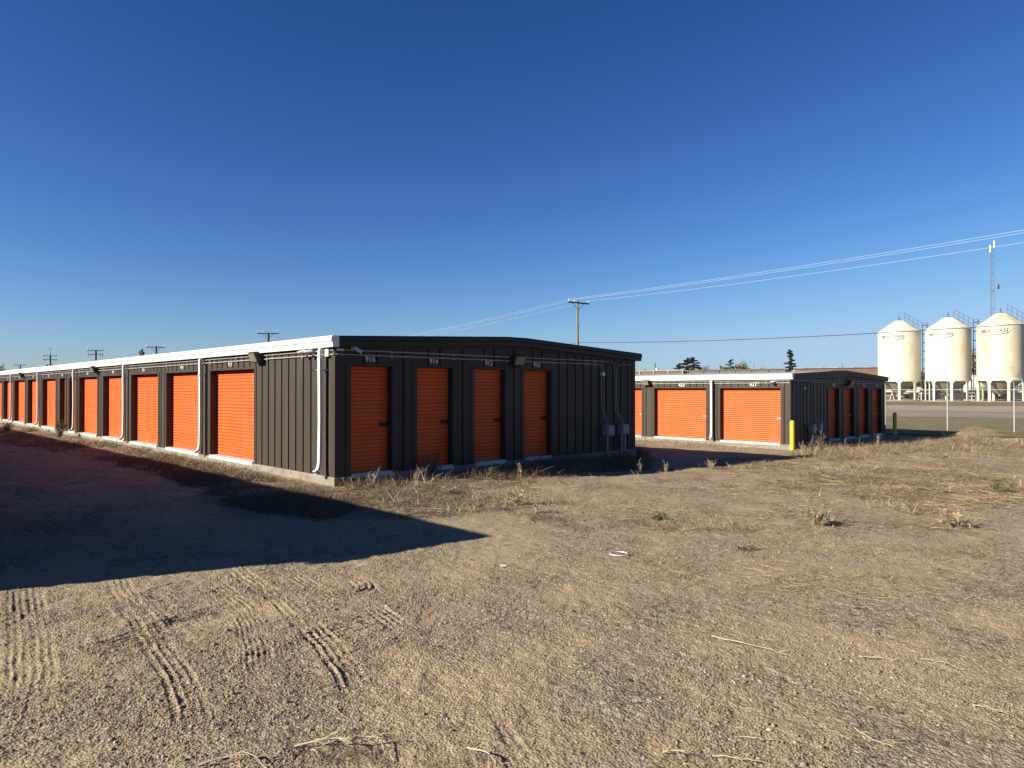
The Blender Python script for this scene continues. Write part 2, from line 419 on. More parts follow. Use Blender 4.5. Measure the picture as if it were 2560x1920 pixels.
strip('grass_verge', 38, 55.2, 2, 120, .035, M['verge'], 18, wob=1.2)
strip('road', 54.8, 63.2, -10, 160, .05, M['asphalt'], wob=.5)
strip('gravel_lane', 63.8, 74.3, -10, 160, .052, M['gravelroad'], wob=.6)
strip('dirt_bank', 74.2, 81.5, -10, 160, .045, M['bank'], 10, wob=.5)

# ---------------------------------------------------------------- storage buildings
ANG = R(44)
def left_frame(a, out, z): return (-out, a, z)
def end_frame(a, out, z): return (a, -out, z)
def rib_panel(mb, P, a0, a1, z0, ztop, phase, sgn=1, pitch=.305, gw=.055, gd=.032, off=0.):
    pts = [(a0, 0)]
    k = math.ceil((a0 + gw - phase) / pitch)
    while phase + k * pitch < a1 - gw:
        c = phase + k * pitch
        pts += [(c - gw / 2, 0), (c - gw / 2 + .008, -gd), (c + gw / 2 - .008, -gd), (c + gw / 2, 0)]; k += 1
    pts.append((a1, 0))
    vs = []; fs = []
    for a, o in pts:
        vs += [P(a, o + off, z0), P(a, o + off, ztop(a) if callable(ztop) else ztop)]
    for i in range(len(pts) - 1): fs.append((2 * i, 2 * i + 2, 2 * i + 3, 2 * i + 1))
    mb.add(vs, fs)
def pbox(mb, P, a0, a1, o0, o1, z0, z1):
    mb.hexa([P(a0, o0, z0), P(a1, o0, z0), P(a1, o1, z0), P(a0, o1, z0), P(a0, o0, z1), P(a1, o0, z1), P(a1, o1, z1), P(a0, o1, z1)])
ZT, ZS, EAVE, RISE, REC = 2.2, .18, 2.73, .2, .165
def slat_door(P, a0, a1, parent, latch=None, mir=1, lab=None):
    prof = []; z = ZS; per = .0755
    while z < ZT - .02:
        for dz, o in ((0, 0), (.007, .006), (.016, .0135), (.03, .0165), (.045, .0165), (.059, .0135), (.068, .006)):
            if z + dz < ZT: prof.append((z + dz, o))
        z += per
    prof.append((ZT, 0))
    vs = []; fs = []; A0, A1 = a0 - .012, a1 + .012
    nseg = 3
    for z, o in prof:
        for k in range(nseg + 1): vs.append(P(A0 + (A1 - A0) * k / nseg, -REC + o - .006, z))
    n = nseg + 1
    for i in range(len(prof) - 1):
        for k in range(nseg): fs.append((i * n + k, i * n + k + 1, (i + 1) * n + k + 1, (i + 1) * n + k))
    mb = MB(); mb.add(vs, fs)
    d = mb.build('roller_door', M['orange'], parent)
    if lab: d['label'] = lab
    if latch:
        e = a1 if mir > 0 else a0; s = -1 if mir > 0 else 1
        m2 = MB(); pbox(m2, P, min(e, e + s * .2), max(e, e + s * .2), -REC + .02, -REC + .035, 1.03, 1.11)
        pbox(m2, P, min(e + s * .03, e + s * .17), max(e + s * .03, e + s * .17), -REC + .035, -REC + .055, 1.055, 1.085)
        m2.tube([P(e + s * .13, -REC + .055, 1.07), P(e + s * .13, -REC + .085, 1.07)], .01, 8)
        m2.build('latch', M[latch], d, bevel=.003)
    m3 = MB(); pbox(m3, P, a0 + .005, a1 - .005, -REC - .01, .045, ZS - .085, ZS - .002)
    m3.build('sill', M['sill'], parent, bevel=.006)
    return d
def side(root, P, a_len, openings, phase, ztop, gable=False, latch=None, mir=1, zbot=.14):
    mb = MB(); tr = MB()
    edges = sorted(openings)
    cur = 0.
    for (o0, o1) in edges:
        rib_panel(mb, P, cur, o0, zbot, ztop, phase)
        rib_panel(mb, P, o0, o1, ZT + .02, ztop, phase)
        cur = o1
    rib_panel(mb, P, cur, a_len, zbot, ztop, phase)
    mb.build('wall', M['wall'], root)
    for (o0, o1) in edges:
        pbox(tr, P, o0 - .11, o0, -REC - .03, .014, zbot, ZT)
        pbox(tr, P, o1, o1 + .11, -REC - .03, .014, zbot, ZT)
        pbox(tr, P, o0 - .112, o1 + .112, -REC - .03, .018, ZT, ZT + .045)
    if edges: tr.build('door_frame', M['trim'], root, bevel=.004)
    for (o0, o1) in edges: slat_door(P, o0, o1, root, latch, mir)
def number(root, P, txt, a, z, size, sgn, off=.012):
    vs, fs = text_geo(txt, size)
    mb = MB(); n = len(vs)
    mb.add([P(a + sgn * x, off, z + y) for x, y, _ in vs], fs)
    mb.build('unit_number', M['digit'], root)
def wall_light(root, P, a, z):
    prof = [(0, .11), (.17, .13), (.23, .11), (.145, -.11), (0, -.11)]
    mb = MB(); mb.sweep(prof, [lambda o, zz, k=k: P(a + k, o + .002, z + zz) for k in (-.165, .165)])
    o = mb.build('wall_light', M['bronze'], root, bevel=.008)
    m2 = MB()
    def q(k, t, e): return P(a + k, .231 - .074 * t + e, z + .085 - .17 * t)
    m2.hexa([q(-.14, 1, -.02), q(.14, 1, -.02), q(.14, 1, .008), q(-.14, 1, .008), q(-.14, 0, -.02), q(.14, 0, -.02), q(.14, 0, .008), q(-.14, 0, .008)])
    m2.build('lens', M['lens'], o)
def sec_camera(root, P, a, z, da, down=.06):
    mb = MB(); mb.tube([P(a, 0, z), P(a, .03, z)], .05, 14)
    mb.tube([P(a, .03, z), P(a + da * .3, .09, z - .02)], .014, 8)
    p0 = Vector(P(a, .05, z)); p1 = Vector(P(a + da, .2, z - down)); d = (p1 - p0).normalized()
    c = Vector(P(a + da * .3, .1, z - .02))
    mb.tube([c - d * .05, c + d * .13], .038, 14)
    o = mb.build('security_camera', M['plastic'], root)
    m2 = MB(); m2.tube([c + d * .131, c + d * .136], .027, 12); m2.build('camera_lens', M['black'], o)
def downspout(root, y, zb=.16):
    w, dpt = .085, .065; cx_ = -.125
    path = [(cx_ + .035, EAVE - .2), (cx_, EAVE - .25), (cx_ + .01, 1.2), (cx_, .42), (cx_ - .012, .33), (cx_ - .05, .255), (cx_ - .115, .215)]
    mb = MB(); K = len(path); frames = []
    for k, (x, z) in enumerate(path):
        x0, z0 = path[max(k - 1, 0)]; x1, z1 = path[min(k + 1, K - 1)]
        d = Vector((x1 - x0, 0, z1 - z0)).normalized(); nrm = Vector((-d.z, 0, d.x))
        frames.append(lambda a, b, x=x, z=z, nrm=nrm: (x + nrm.x * b, y + a, z + nrm.z * b))
    prof = [(-w / 2, -dpt / 2), (w / 2, -dpt / 2), (w / 2, dpt / 2), (-w / 2, dpt / 2)]
    mb.sweep(prof, frames, cap=False)
    for z in (2.1,): mb.box(cx_ - .04, 0.0, y - w / 2 - .012, y + w / 2 + .012, z, z + .03)
    mb.build('downspout', M['white'], root, bevel=.006)
GUT = [(0, 0), (.13, .0), (.16, -.035), (.163, -.09), (.14, -.115), (.125, -.205), (.0, -.205)]
def rake(root, W, m, zoff=0):
    mb = MB()
    fr = []
    for x, z in ((-.0, EAVE), (W / 2 - .3, EAVE + RISE), (W / 2 + .3, EAVE + RISE), (W + .16, EAVE)):
        fr.append(lambda a, b, x=x, z=z: (x, -a - .001, z + .004 + b))
    mb.sweep([(a * .88, b) for a, b in GUT], fr)
    # small closure trim under it
    fr2 = [(lambda a, b, x=x, z=z: (x, -a, z + b)) for x, z in ((.02, EAVE), (W / 2 - .3, EAVE + RISE), (W / 2 + .3, EAVE + RISE), (W - .02, EAVE))]
    mb.sweep([(.0, -.2), (.022, -.2), (.022, -.25), (.0, -.25)], fr2)
    mb.build('fascia', m, root)
def building(name, C, dz, W, L, left_open, end_open, phaseL, phaseE, spouts, label, ends_latch, left_latch, group):
    root = empty(name, (C[0], C[1], dz), ANG, label, 'storage building', group)
    zt_l = EAVE - .02
    def zgab(a): return EAVE - .06 + RISE * (1 - abs(a - W / 2) / (W / 2))
    side(root, left_frame, L, left_open, phaseL, zt_l, latch=left_latch, mir=-1)
    # end wall: ribs carry the slope of the roof in their tops
    side(root, end_frame, W, end_open, phaseE, zgab, latch=ends_latch, mir=1)
    mb = MB(); rib_panel(mb, lambda a, o, z: (W + o, a, z), 0, L, .14, zt_l, phaseL); rib_panel(mb, lambda a, o, z: (a, L + o, z), 0, W, .14, zgab, phaseE)
    mb.build('wall', M['wall'], root)
    for x0, s_ in ((0, 1), (W, -1)):               # corner trims
        c = MB(); a, b_, d_ = x0 - s_ * .016, x0 + s_ * .11, x0
        prof = [(a, -.016), (b_, -.016), (b_, -.001), (x0 - s_ * .001, -.001), (x0 - s_ * .001, .11), (a, .11)]
        n = 6; vs = [(x, y, .12) for x, y in prof] + [(x, y, EAVE - .08) for x, y in prof]
        c.add(vs, [(0, 1, 2, 3), (0, 3, 4, 5), (6, 7, 8, 9), (6, 9, 10, 11)] + [(i, (i + 1) % n, (i + 1) % n + n, i + n) for i in range(n)])
        c.build('corner_trim', M['trim'], root)
    f = MB(); f.box(-.035, W + .035, -.035, L + .03, -1.2, .142); f.build('foundation', M['concrete'], root, bevel=.015)
    r = MB()
    P = [(-.02, EAVE - .004), (W / 2, EAVE + RISE - .004), (W + .02, EAVE - .004), (W + .02, EAVE - .05), (W / 2, EAVE + RISE - .05), (-.02, EAVE - .05)]
    vs = [(x, .002, z) for x, z in P] + [(x, L, z) for x, z in P]
    r.add(vs, [(0, 1, 7, 6), (1, 2, 8, 7), (5, 4, 1, 0), (4, 3, 2, 1), (3, 4, 10, 9), (4, 5, 11, 10), (6, 7, 10, 11), (7, 8, 9, 10), (0, 6, 11, 5), (2, 3, 9, 8)])
    r.build('roof', M['roofing'], root)
    for sx in (0, 1):
        gmb = MB()
        if sx == 0: fr = [lambda a, b, y=y: (-a - .0015, y, EAVE + b) for y in (-.142, L)]
        else: fr = [lambda a, b, y=y: (W + a + .0015, y, EAVE - .002 + b) for y in (.004, L)]
        gmb.sweep(GUT, fr)
        gmb.build('gutter', M['white'], root)
    rake(root, W, M['rake'])
    for y in spouts: downspout(root, y)
    return root

lo1 = [(3.42, 5.87), (6.54, 8.98), (9.69, 12.13), (12.83, 15.22), (15.97, 18.41), (19.0, 19.93), (20.57, 21.5), (22.25, 24.7), (25.4, 27.85), (28.6, 31.15), (31.78, 34.23), (34.9, 37.35), (38.05, 40.5)]
eo1 = [(.32, 1.24), (1.84, 2.76), (3.36, 4.28), (4.88, 5.80)]
B1 = building('storage_building', (-3.236, 12.92), 0, 9.146, 46, lo1, eo1, .60, 6.08, [.33, 6.22, 12.5, 18.75, 25.05, 31.45, 37.7],
              'long dark storage building with twelve or so orange roller doors down its sunny side, nearest', 'black', None, 'storage buildings with orange doors')
lo2 = [(.37, 2.81), (3.44, 5.89), (6.55, 9.0), (9.65, 12.1), (12.8, 15.2)]
eo2 = [(3.43, 4.44), (4.97, 6.05), (6.62, 7.68), (8.22, 9.3)]
B2 = building('storage_building', (10.13, 25.7), -.40, 9.71, 26, lo2, eo2, .2, .2, [3.13, 9.3],
              'smaller dark storage building farther right, with two wide sunlit orange doors', 'latch', 'latch', 'storage buildings with orange doors')
P1 = left_frame; P2 = end_frame
for (o0, o1), t in zip(lo1, ['917', '919', '921', '923', '925', '927', '929', '931', '933', '935', '937', '939', '941']):
    number(B1, P1, t, (o0 + o1) / 2 + .05, 2.33, .15, -1)
for (o0, o1), t in zip(eo1, ['916', '914', '912', '910']):
    number(B1, P2, t, (o0 + o1) / 2 - .04, 2.325, .15, 1)
number(B2, P1, '427', 1.43, 2.34, .2, -1); number(B2, P1, '425', 4.55, 2.34, .2, -1)
for (o0, o1), t in zip(eo2, ['426', '424', '422', '420']): number(B2, P2, t, (o0 + o1) / 2, 2.34, .2, 1)

def pipe(root, P, pts, r=.0105, name='conduit', m='box'):
    mb = MB(); mb.tube([P(a, o, z) for a, o, z in pts], r, 8); mb.build(name, M[m], root)
def conduit_run(root, P, a0, a1, z, stops, r=.0115):
    mb = MB(); mb.tube([P(a0, .03, z), P(a1, .03, z)], r, 8)
    a = a0 + .9
    while a < a1:
        mb.tube([P(a - .04, .03, z), P(a + .04, .03, z)], r * 1.5, 8)
        pbox(mb, P, a + .3, a + .33, .0, .032, z - .035, z + .012); a += 1.55
    mb.build('conduit', M['galv'], root)
conduit_run(B1, P1, .0, 44, 2.475, 0); conduit_run(B1, P1, .0, 44, 2.395, 0)
conduit_run(B2, P1, .0, 24, 2.475, 0); conduit_run(B2, P1, .0, 24, 2.395, 0)
# end wall conduits of the near building
def bend(P, c, r, a0, a1, o, n=6): return [(c[0] + r * math.cos(a0 + (a1 - a0) * i / n), o, c[1] + r * math.sin(a0 + (a1 - a0) * i / n)) for i in range(n + 1)]
conduit_run(B1, P2, .0, 7.45, 2.40, 0)
pipe(B1, P2, [(7.45, .03, 2.40), (7.6, .03, 2.395), (7.72, .03, 2.33), (7.77, .03, 2.2), (7.77, .03, 1.3), (7.81, .06, 1.08), (7.86, .09, .98), (7.87, .09, .82)])
conduit_run(B1, P2, .0, 7.9, 2.485, 0)
pipe(B1, P2, [(7.9, .03, 2.485), (8.1, .03, 2.48), (8.2, .03, 2.42), (8.235, .03, 2.28), (8.235, .03, 1.4), (8.27, .05, 1.15), (8.4, .09, .95), (8.43, .09, .8)])
pipe(B1, P2, [(7.68, .03, 2.12), (7.68, .03, 1.35), (7.72, .06, 1.12), (7.78, .09, .95), (7.79, .09, .82)])
pipe(B1, P2, [(9.1, .03, 2.42), (8.5, .03, 2.42), (8.36, .03, 2.36), (8.31, .03, 2.2), (8.31, .03, 1.4), (8.36, .06, 1.15), (8.5, .09, .95), (8.53, .09, .8)])
def meter_box(root, P, a0, a1, z0, z1, out=.2):
    mb = MB(); pbox(mb, P, a0, a1, .0, out - .02, z0, z1); o = mb.build('meter_box', M['box'], root, bevel=.012)
    m2 = MB(); pbox(m2, P, a0 + .015, a1 - .015, out - .018, out + .004, z0 + .015, z1 - .015); m2.build('cover', M['box'], o, bevel=.012)
meter_box(B1, P2, 7.74, 8.03, .55, .83); meter_box(B1, P2, 8.36, 8.65, .56, .84)
pipe(B1, P2, [(7.83, .1, .56), (7.83, .1, -.5)], .03, 'riser_pipe', 'box'); pipe(B1, P2, [(8.44, .1, .56), (8.44, .1, -.5)], .035, 'riser_pipe', 'box')
pipe(B1, P2, [(8.57, .1, .57), (8.57, .1, -.5)], .035, 'riser_pipe', 'box')
mb = MB(); mb.tube([P2(7.73, 0, 2.15), P2(7.73, .07, 2.15)], .055, 16); mb.build('sensor', M['plastic'], B1)
mb = MB(); pbox(mb, P2, .0, .14, .02, .07, 2.46, 2.5); mb.build('junction_box', M['plastic'], B1, bevel=.006)
mb = MB(); pbox(mb, P1, .13, .27, .02, .07, 2.36, 2.5); mb.build('junction_box', M['plastic'], B1, bevel=.006)
sec_camera(B1, P2, .36, 2.52, .1, .1); sec_camera(B1, P1, .72, 2.49, .1, .03); sec_camera(B1, P1, .95, 2.5, .1, .05)
for a in (3.08, 15.9, 28.8, 41.5): wall_light(B1, P1, a, 2.43)
wall_light(B1, P2, 4.57, 2.4)
wall_light(B2, P1, 6.22, 2.43); wall_light(B2, P1, 18.7, 2.43); wall_light(B2, P2, 5.35, 2.42)
sec_camera(B2, P1, .55, 2.46, .12, .05)
conduit_run(B2, P2, .0, 9.6, 2.5, 0); conduit_run(B2, P2, 1.6, 9.6, 2.42, 0)
pipe(B2, P2, [(1.6, .03, 2.42), (1.5, .03, 2.36), (1.45, .03, 2.2), (1.45, .03, .95), (1.6, .09, .8)])
pipe(B2, P2, [(1.15, .03, 2.1), (1.12, .03, .95), (1.3, .09, .72), (1.5, .09, .68)]); pipe(B2, P2, [(2.0, .03, 2.5), (2.0, .03, 1.3), (2.1, .06, 1.0), (2.2, .09, .85)])
meter_box(B2, P2, 1.5, 1.8, .5, .85); meter_box(B2, P2, 2.15, 2.4, .52, .86)
pipe(B2, P2, [(1.8, .12, .75), (2.15, .12, .75)], .02); pipe(B2, P2, [(1.65, .1, .5), (1.65, .1, -.4)], .035, 'riser_pipe', 'box')
pipe(B2, P2, [(2.25, .1, .5), (2.25, .1, -.4)], .035, 'riser_pipe', 'box')
mb = MB(); mb.tube([P2(1.15, 0, 2.2), P2(1.15, .06, 2.2)], .05, 14); mb.build('sensor', M['plastic'], B2)
sec_camera(B2, P2, 9.45, 2.5, -.1, .05)

# ---- unseen building added on the left, its form fitted to the long yard shadow
SAZ, SEL = R(67), R(25.3)
B0W = 1.75
b0 = empty('unseen_shadow_building', (-5.76, 6.29, 0), ANG, 'unseen narrow building just outside the left edge, added and shaped to cast the long shadow', 'storage building')
mb = MB()
rib_panel(mb, lambda a, o, z: (o, a, z), 0, 62, .1, EAVE - .05, .2); rib_panel(mb, lambda a, o, z: (-B0W - o, a, z), 0, 62, .1, EAVE - .05, .2)
rib_panel(mb, lambda a, o, z: (-B0W + a, -o, z), 0, B0W, .1, EAVE - .03, .1); rib_panel(mb, lambda a, o, z: (-B0W + a, 62 + o, z), 0, B0W, .1, EAVE - .03, .1)
mb.build('wall', M['wall'], b0)
mb = MB(); mb.box(-B0W - .12, .12, -.12, 62.1, EAVE - .16, EAVE + .01); mb.build('roof', M['white'], b0, bevel=.02)
mb = MB(); mb.box(-B0W - .03, .03, -.03, 62.03, -.6, .12); mb.build('foundation', M['concrete'], b0)

# ---------------------------------------------------------------- bollards
def bollard(x, y, label):
    z = h1(x, y); e = empty('bollard', (x, y, z), 0, label, 'bollard', 'yellow bollards by the far storage building')
    mb = MB(); mb.lathe([(.085, -.3), (.085, 1.0), (.08, 1.035), (.062, 1.062), (.03, 1.078), (.004, 1.083)], 24); mb.build('post', M['yellow'], e)
    mb = MB(); mb.lathe([(.15, -.1), (.15, .015), (.1, .03), (.09, .03)], 20); mb.build('footing', M['concrete'], e)
bollard(9.96, 25.1, 'bright yellow sunlit bollard at the near corner of the smaller storage building')
bollard(17.75, 32.75, 'shaded olive looking yellow bollard past the right end of the smaller storage building')

# ---------------------------------------------------------------- silos
def wrap_text(mb, txt, size, r, ang, z, slant=.2):
    vs, fs = text_geo(txt, size)
    # subdivide nothing: letters are small on a big cylinder
    pts = []
    for x, y, _ in vs:
        x2 = x + slant * y; t = ang + x2 / r
        pts.append((r * math.cos(t), r * math.sin(t), z + y))
    mb.add(pts, fs)
def silo(x, y, r, legoff, label, m, camdir_off=0.0):
    zb = tz(x, y); e = empty('grain_silo', (x, y, zb), 0, label, 'silo', 'cream hopper silos across the road')
    face = math.atan2(-y, -x)                      # towards the photographer
    mb = MB(); zc0, zc1, za = 2.25, 7.68, 8.98
    mb.lathe([(r, zc0 + .12), (r, zc1)], 64)
    mb.build('tank', m, e)
    mb = MB()
    prof = [(r * 1.012, zc1 - .04), (r * 1.012, zc1)]
    for i in range(9):
        t = i / 8; prof.append((r * (1 - t) + .3 * t, zc1 + (za - zc1) * (t ** .97)))
    mb.lathe(prof, 64)
    for k in range(16):
        t = 2 * math.pi * k / 16; mb.bar((r * math.cos(t), r * math.sin(t), zc1 + .015), (.32 * math.cos(t), .32 * math.sin(t), za + .005), .03, .02)
    mb.build('roof_cone', m, e)
    mb = MB(); mb.lathe([(.33, za - .02), (.33, za + .05), (.1, za + .09), (.05, za + .1)], 24); mb.tube([(0, 0, za + .08), (0, 0, za + .5)], .035, 8)
    mb.tube([(.03, 0, za + .35), (.1, 0, za + .2)], .03, 6)
    mb.build('lid', M['steel'], e)
    mb = MB(); mb.lathe([(r * .995, zc0 + .1), (r * .55, 1.45), (.22, .72), (.22, .6)], 48); mb.build('hopper_cone', M['dark_hopper'], e)
    mb = MB(); mb.lathe([(r + .012, zc0 - .1), (r + .03, zc0 - .1), (r + .03, zc0 + .16), (r + .012, zc0 + .16), (r - .05, zc0 + .16), (r - .05, zc0 - .1), (r + .012, zc0 - .1)], 64, cap=False)
    mb.build('ring_beam', M['silo'], e)
    for k in range(8):
        t = face + legoff + k * math.pi / 4; ca, sa = math.cos(t), math.sin(t)
        def q(a, o, z): return ((r + o) * ca - a * sa, (r + o) * sa + a * ca, z)
        mb = MB()
        pr = [(-.42, zc0 + .02), (-.12, zc0 - .34), (-.11, .0), (.11, .0), (.12, zc0 - .34), (.42, zc0 + .02)]
        vs = [q(a, -.04, z) for a, z in pr] + [q(a, .05, z) for a, z in pr]
        n = len(pr)
        mb.add(vs, [tuple(range(n))[::-1], tuple(range(n, 2 * n))] + [(i, (i + 1) % n, (i + 1) % n + n, i + n) for i in range(n)])
        mb.build('leg', M['silo'], e)
    mb = MB(); mb.lathe([(r + .5, -.2), (r + .5, .07), (r + .42, .1), (.01, .1)], 48); mb.build('pad', M['concrete'], e)
    # lettering
    mb = MB(); wrap_text(mb, 'MERIDIAN', .52, r + .012, face - .34 + camdir_off, zc1 - .62)
    pts = []
    for i in range(33):                            # swoosh under the word and round the last letter
        t = i / 32; a = -1.05 + 2.35 * t
        if t < .8: px = -1.0 + 2.25 * (t / .8); pz = -.36 + .16 * (t / .8) ** 2.2 - .05 * math.sin(t / .8 * math.pi)
        else:
            u = (t - .8) / .2; px = 1.25 + .16 * math.sin(u * math.pi); pz = -.2 + .42 * u
        pts.append((px, pz, .012 + .03 * math.sin(math.pi * min(1, t * 1.02))))
    for (xa, za_, w0), (xb, zb_, w1) in zip(pts[:-1], pts[1:]):
        def w(xx, zz): t = face - .34 + camdir_off + xx / (r + .012); return ((r + .014) * math.cos(t), (r + .014) * math.sin(t), zc1 - .62 + zz)
        mb.add([w(xa, za_ - w0), w(xb, zb_ - w1), w(xb, zb_ + w1), w(xa, za_ + w0)], [(0, 1, 2, 3)])
    mb.build('lettering', M['steel'], e)
    # caged ladder and roof rails on the right-hand side seen from the yard
    t = face + math.pi / 2 + .05; ca, sa = math.cos(t), math.sin(t)
    def q(a, o, z): return ((r + o) * ca - a * sa, (r + o) * sa + a * ca, z)
    mb = MB()
    for a in (-.22, .22): mb.tube([q(a, .16, .9), q(a, .16, zc1 + .95)], .02, 6)
    z = 1.1
    while z < zc1 + .6: mb.tube([q(-.22, .16, z), q(.22, .16, z)], .010, 5); z += .3
    z = 2.6
    while z < zc1 + 1.0:
        arc = [q(.36 * math.cos(b), .16 + .46 * max(0, math.sin(b)), z) for b in [math.pi * i / 8 for i in range(9)]]
        mb.tube(arc, .028, 5); z += .96
    for b in (.35, .5, .65): mb.tube([q(.36 * math.cos(math.pi * b), .16 + .46 * math.sin(math.pi * b), 2.6) , q(.36 * math.cos(math.pi * b), .16 + .46 * math.sin(math.pi * b), zc1 + .9)], .014, 5)
    mb.build('caged_ladder', M['steel'], e)
    mb = MB()
    for a in (-.28, .28):
        for hgt in (.05, .5, .95):
            mb.tube([q(a, .15, zc1 + hgt), q(a, -r + .55, za - .12 + hgt)], .010, 5)
        for k in range(5):
            u = k / 4; o = .15 + (-r + .4) * u; zz = zc1 + (za - .12 - zc1) * u
            mb.tube([q(a, o, zz), q(a, o, zz + .95)], .010, 5)
    for k in range(12):
        u = k / 11; mb.tube([q(-.28, .1 + (-r + .45) * u, zc1 + .06 + (za - .12 - zc1) * u), q(.28, .1 + (-r + .45) * u, zc1 + .06 + (za - .12 - zc1) * u)], .010, 5)
    for a in (-.4, .4):
        mb.tube([q(a, .7, zc1 - .1), q(a, .7, zc1 + .95)], .010, 5)
    mb.tube([q(-.4, .1, zc1 + .95), q(-.4, .7, zc1 + .95), q(.4, .7, zc1 + .95), q(.4, .1, zc1 + .95)], .010, 5)
    mb.build('roof_rail', M['steel'], e)
    return e
def at(px, D): return ((px - CX) / F * D, D)
sx, sy = at(2248, 79); silo(sx, sy, 2.12, R(0), 'leftmost cream grain silo, just right of the smaller storage building roof', M['silo'])
sx, sy = at(2370.5, 75.5); silo(sx, sy, 2.12, R(8), 'middle cream grain silo of the three, clean and unstained', M['silo'])
sx, sy = at(2502, 71.2); silo(sx, sy, 2.05, R(18), 'rust stained cream grain silo at the right edge', M['silo_rust'], .06)
# dome-topped white tank cut by the right edge
sx, sy = at(2604, 88)
tk = empty('bulk_tank', (sx, sy, tz(sx, sy)), 0, 'white dome topped tank with dark letters, mostly cut off by the right edge', 'tank')
mb = MB(); prof = [(.3, .9), (1.2, 1.9), (2.2, 2.6), (2.65, 3.2), (2.7, 4.2), (2.7, 7.4)] + [(2.7 * math.cos(t), 7.4 + 3.2 * math.sin(t)) for t in [R(15 * k) for k in range(1, 6)]] + [(.05, 10.6)]
mb.lathe(prof, 48); mb.build('shell', M['white'], tk)
mb = MB(); fa = math.atan2(-sy, -sx)
for ch, zz in (('W', 9.6), ('I', 9.05), ('O', 8.5)):
    rad = 2.7 * math.cos(math.asin(min(.97, (zz - 7.4) / 3.2))); wrap_text(mb, ch, .7, rad + .08, fa - 1.2, zz, 0)
mb.build('lettering', M['steel'], tk)
for k in range(4):
    t = fa + .6 + k * math.pi / 2; mb = MB(); mb.tube([(2.2 * math.cos(t), 2.2 * math.sin(t), 0), (2.2 * math.cos(t), 2.2 * math.sin(t), 2.8)], .1, 8); mb.build('leg', M['white'], tk)

# ---- things among and behind the silo legs
def pick(px, D): X, Y = at(px, D); return X, Y, tz(X, Y)
def wheel(e, x, y, z, r, w, ax='y'):
    d = (0, w / 2, 0) if ax == 'y' else (w / 2, 0, 0)
    mb = MB(); mb.tube([(x - d[0], y - d[1], z), (x + d[0], y + d[1], z)], r, 20); o = mb.build('wheel', M['rubber'], e, bevel=.02)
    mb = MB(); mb.tube([(x - d[0] * 1.05, y - d[1] * 1.05, z), (x + d[0] * 1.05, y + d[1] * 1.05, z)], r * .55, 16); mb.build('rim', M['greypaint'], o)
# red and white truck
X, Y, Z = pick(2196, 96); e = empty('grain_truck', (X, Y, Z), R(-8), 'red and white truck behind the leftmost silo leg', 'truck')
mb = MB(); mb.box(-3.6, 2.2, -1.2, 1.2, 1.15, 2.35); mb.build('cargo_box', M['red'], e, bevel=.04)
mb = MB(); mb.box(-3.62, 2.22, -1.22, 1.22, 2.0, 2.2); mb.box(-3.62, 2.22, -1.22, 1.22, 1.1, 1.25); mb.build('stripe', M['white'], e)
mb = MB(); mb.sweep([(2.4, .7), (5.2, .7), (5.2, 1.5), (4.1, 1.65), (3.7, 2.5), (2.4, 2.5)], [lambda a, b, y=y: (a, y, b) for y in (-1.1, 1.1)]); mb.build('cab', M['white'], e, bevel=.05)
mb = MB(); mb.box(2.8, 3.6, -1.12, 1.12, 1.75, 2.3); mb.build('window', M['glass'], e)
mb = MB(); mb.box(-3.5, 4.9, -.5, .5, .62, .92); mb.build('chassis', M['black'], e)
for wx in (-2.6, -1.5, 4.2):
    for wy in (-.95, .95): wheel(e, wx, wy, .5, .5, .35)
# dark pickup
def pickup(px, D, rz, m, label):
    X, Y, Z = pick(px, D); e = empty('pickup_truck', (X, Y, Z), rz, label, 'pickup truck')
    body = [(-2.7, .55), (2.6, .5), (2.7, .9), (2.55, 1.12), (1.4, 1.2), (.75, 1.72), (-.75, 1.75), (-.95, 1.22), (-2.7, 1.2)]
    mb = MB(); mb.sweep(body, [lambda a, b, y=y: (a, y, b) for y in (-.95, .95)]); mb.build('body', m, e, bevel=.06)
    mb = MB(); mb.sweep([(1.25, 1.24), (.72, 1.64), (-.65, 1.66), (-.8, 1.26)], [lambda a, b, y=y: (a, y, b) for y in (-.965, .965)]); mb.build('window', M['glass'], e)
    for wx in (-1.75, 1.75):
        for wy in (-.85, .85): wheel(e, wx, wy, .38, .38, .25)
pickup(2272, 100, R(165), M['greypaint'], 'silver pickup truck seen between the legs of the leftmost silo')
pickup(2326, 104, R(10), M['darkpaint'], 'dark navy pickup truck between the left and middle silos')
# dark horizontal fuel tank between first and second silos
X, Y, Z = pick(2315, 92); e = empty('fuel_tank', (X, Y, Z), R(5), 'long dark horizontal tank behind the gap between left and middle silos', 'tank')
mb = MB(); mb.tube([(-2.6, 0, 2.4), (-2.5, 0, 2.4), (2.5, 0, 2.4), (2.6, 0, 2.4)], .75, 24); mb.build('drum', M['steel'], e)
for x in (-1.8, 1.8): mb = MB(); mb.box(x - .1, x + .1, -.6, .6, 0, 1.9); mb.build('cradle', M['black'], e)
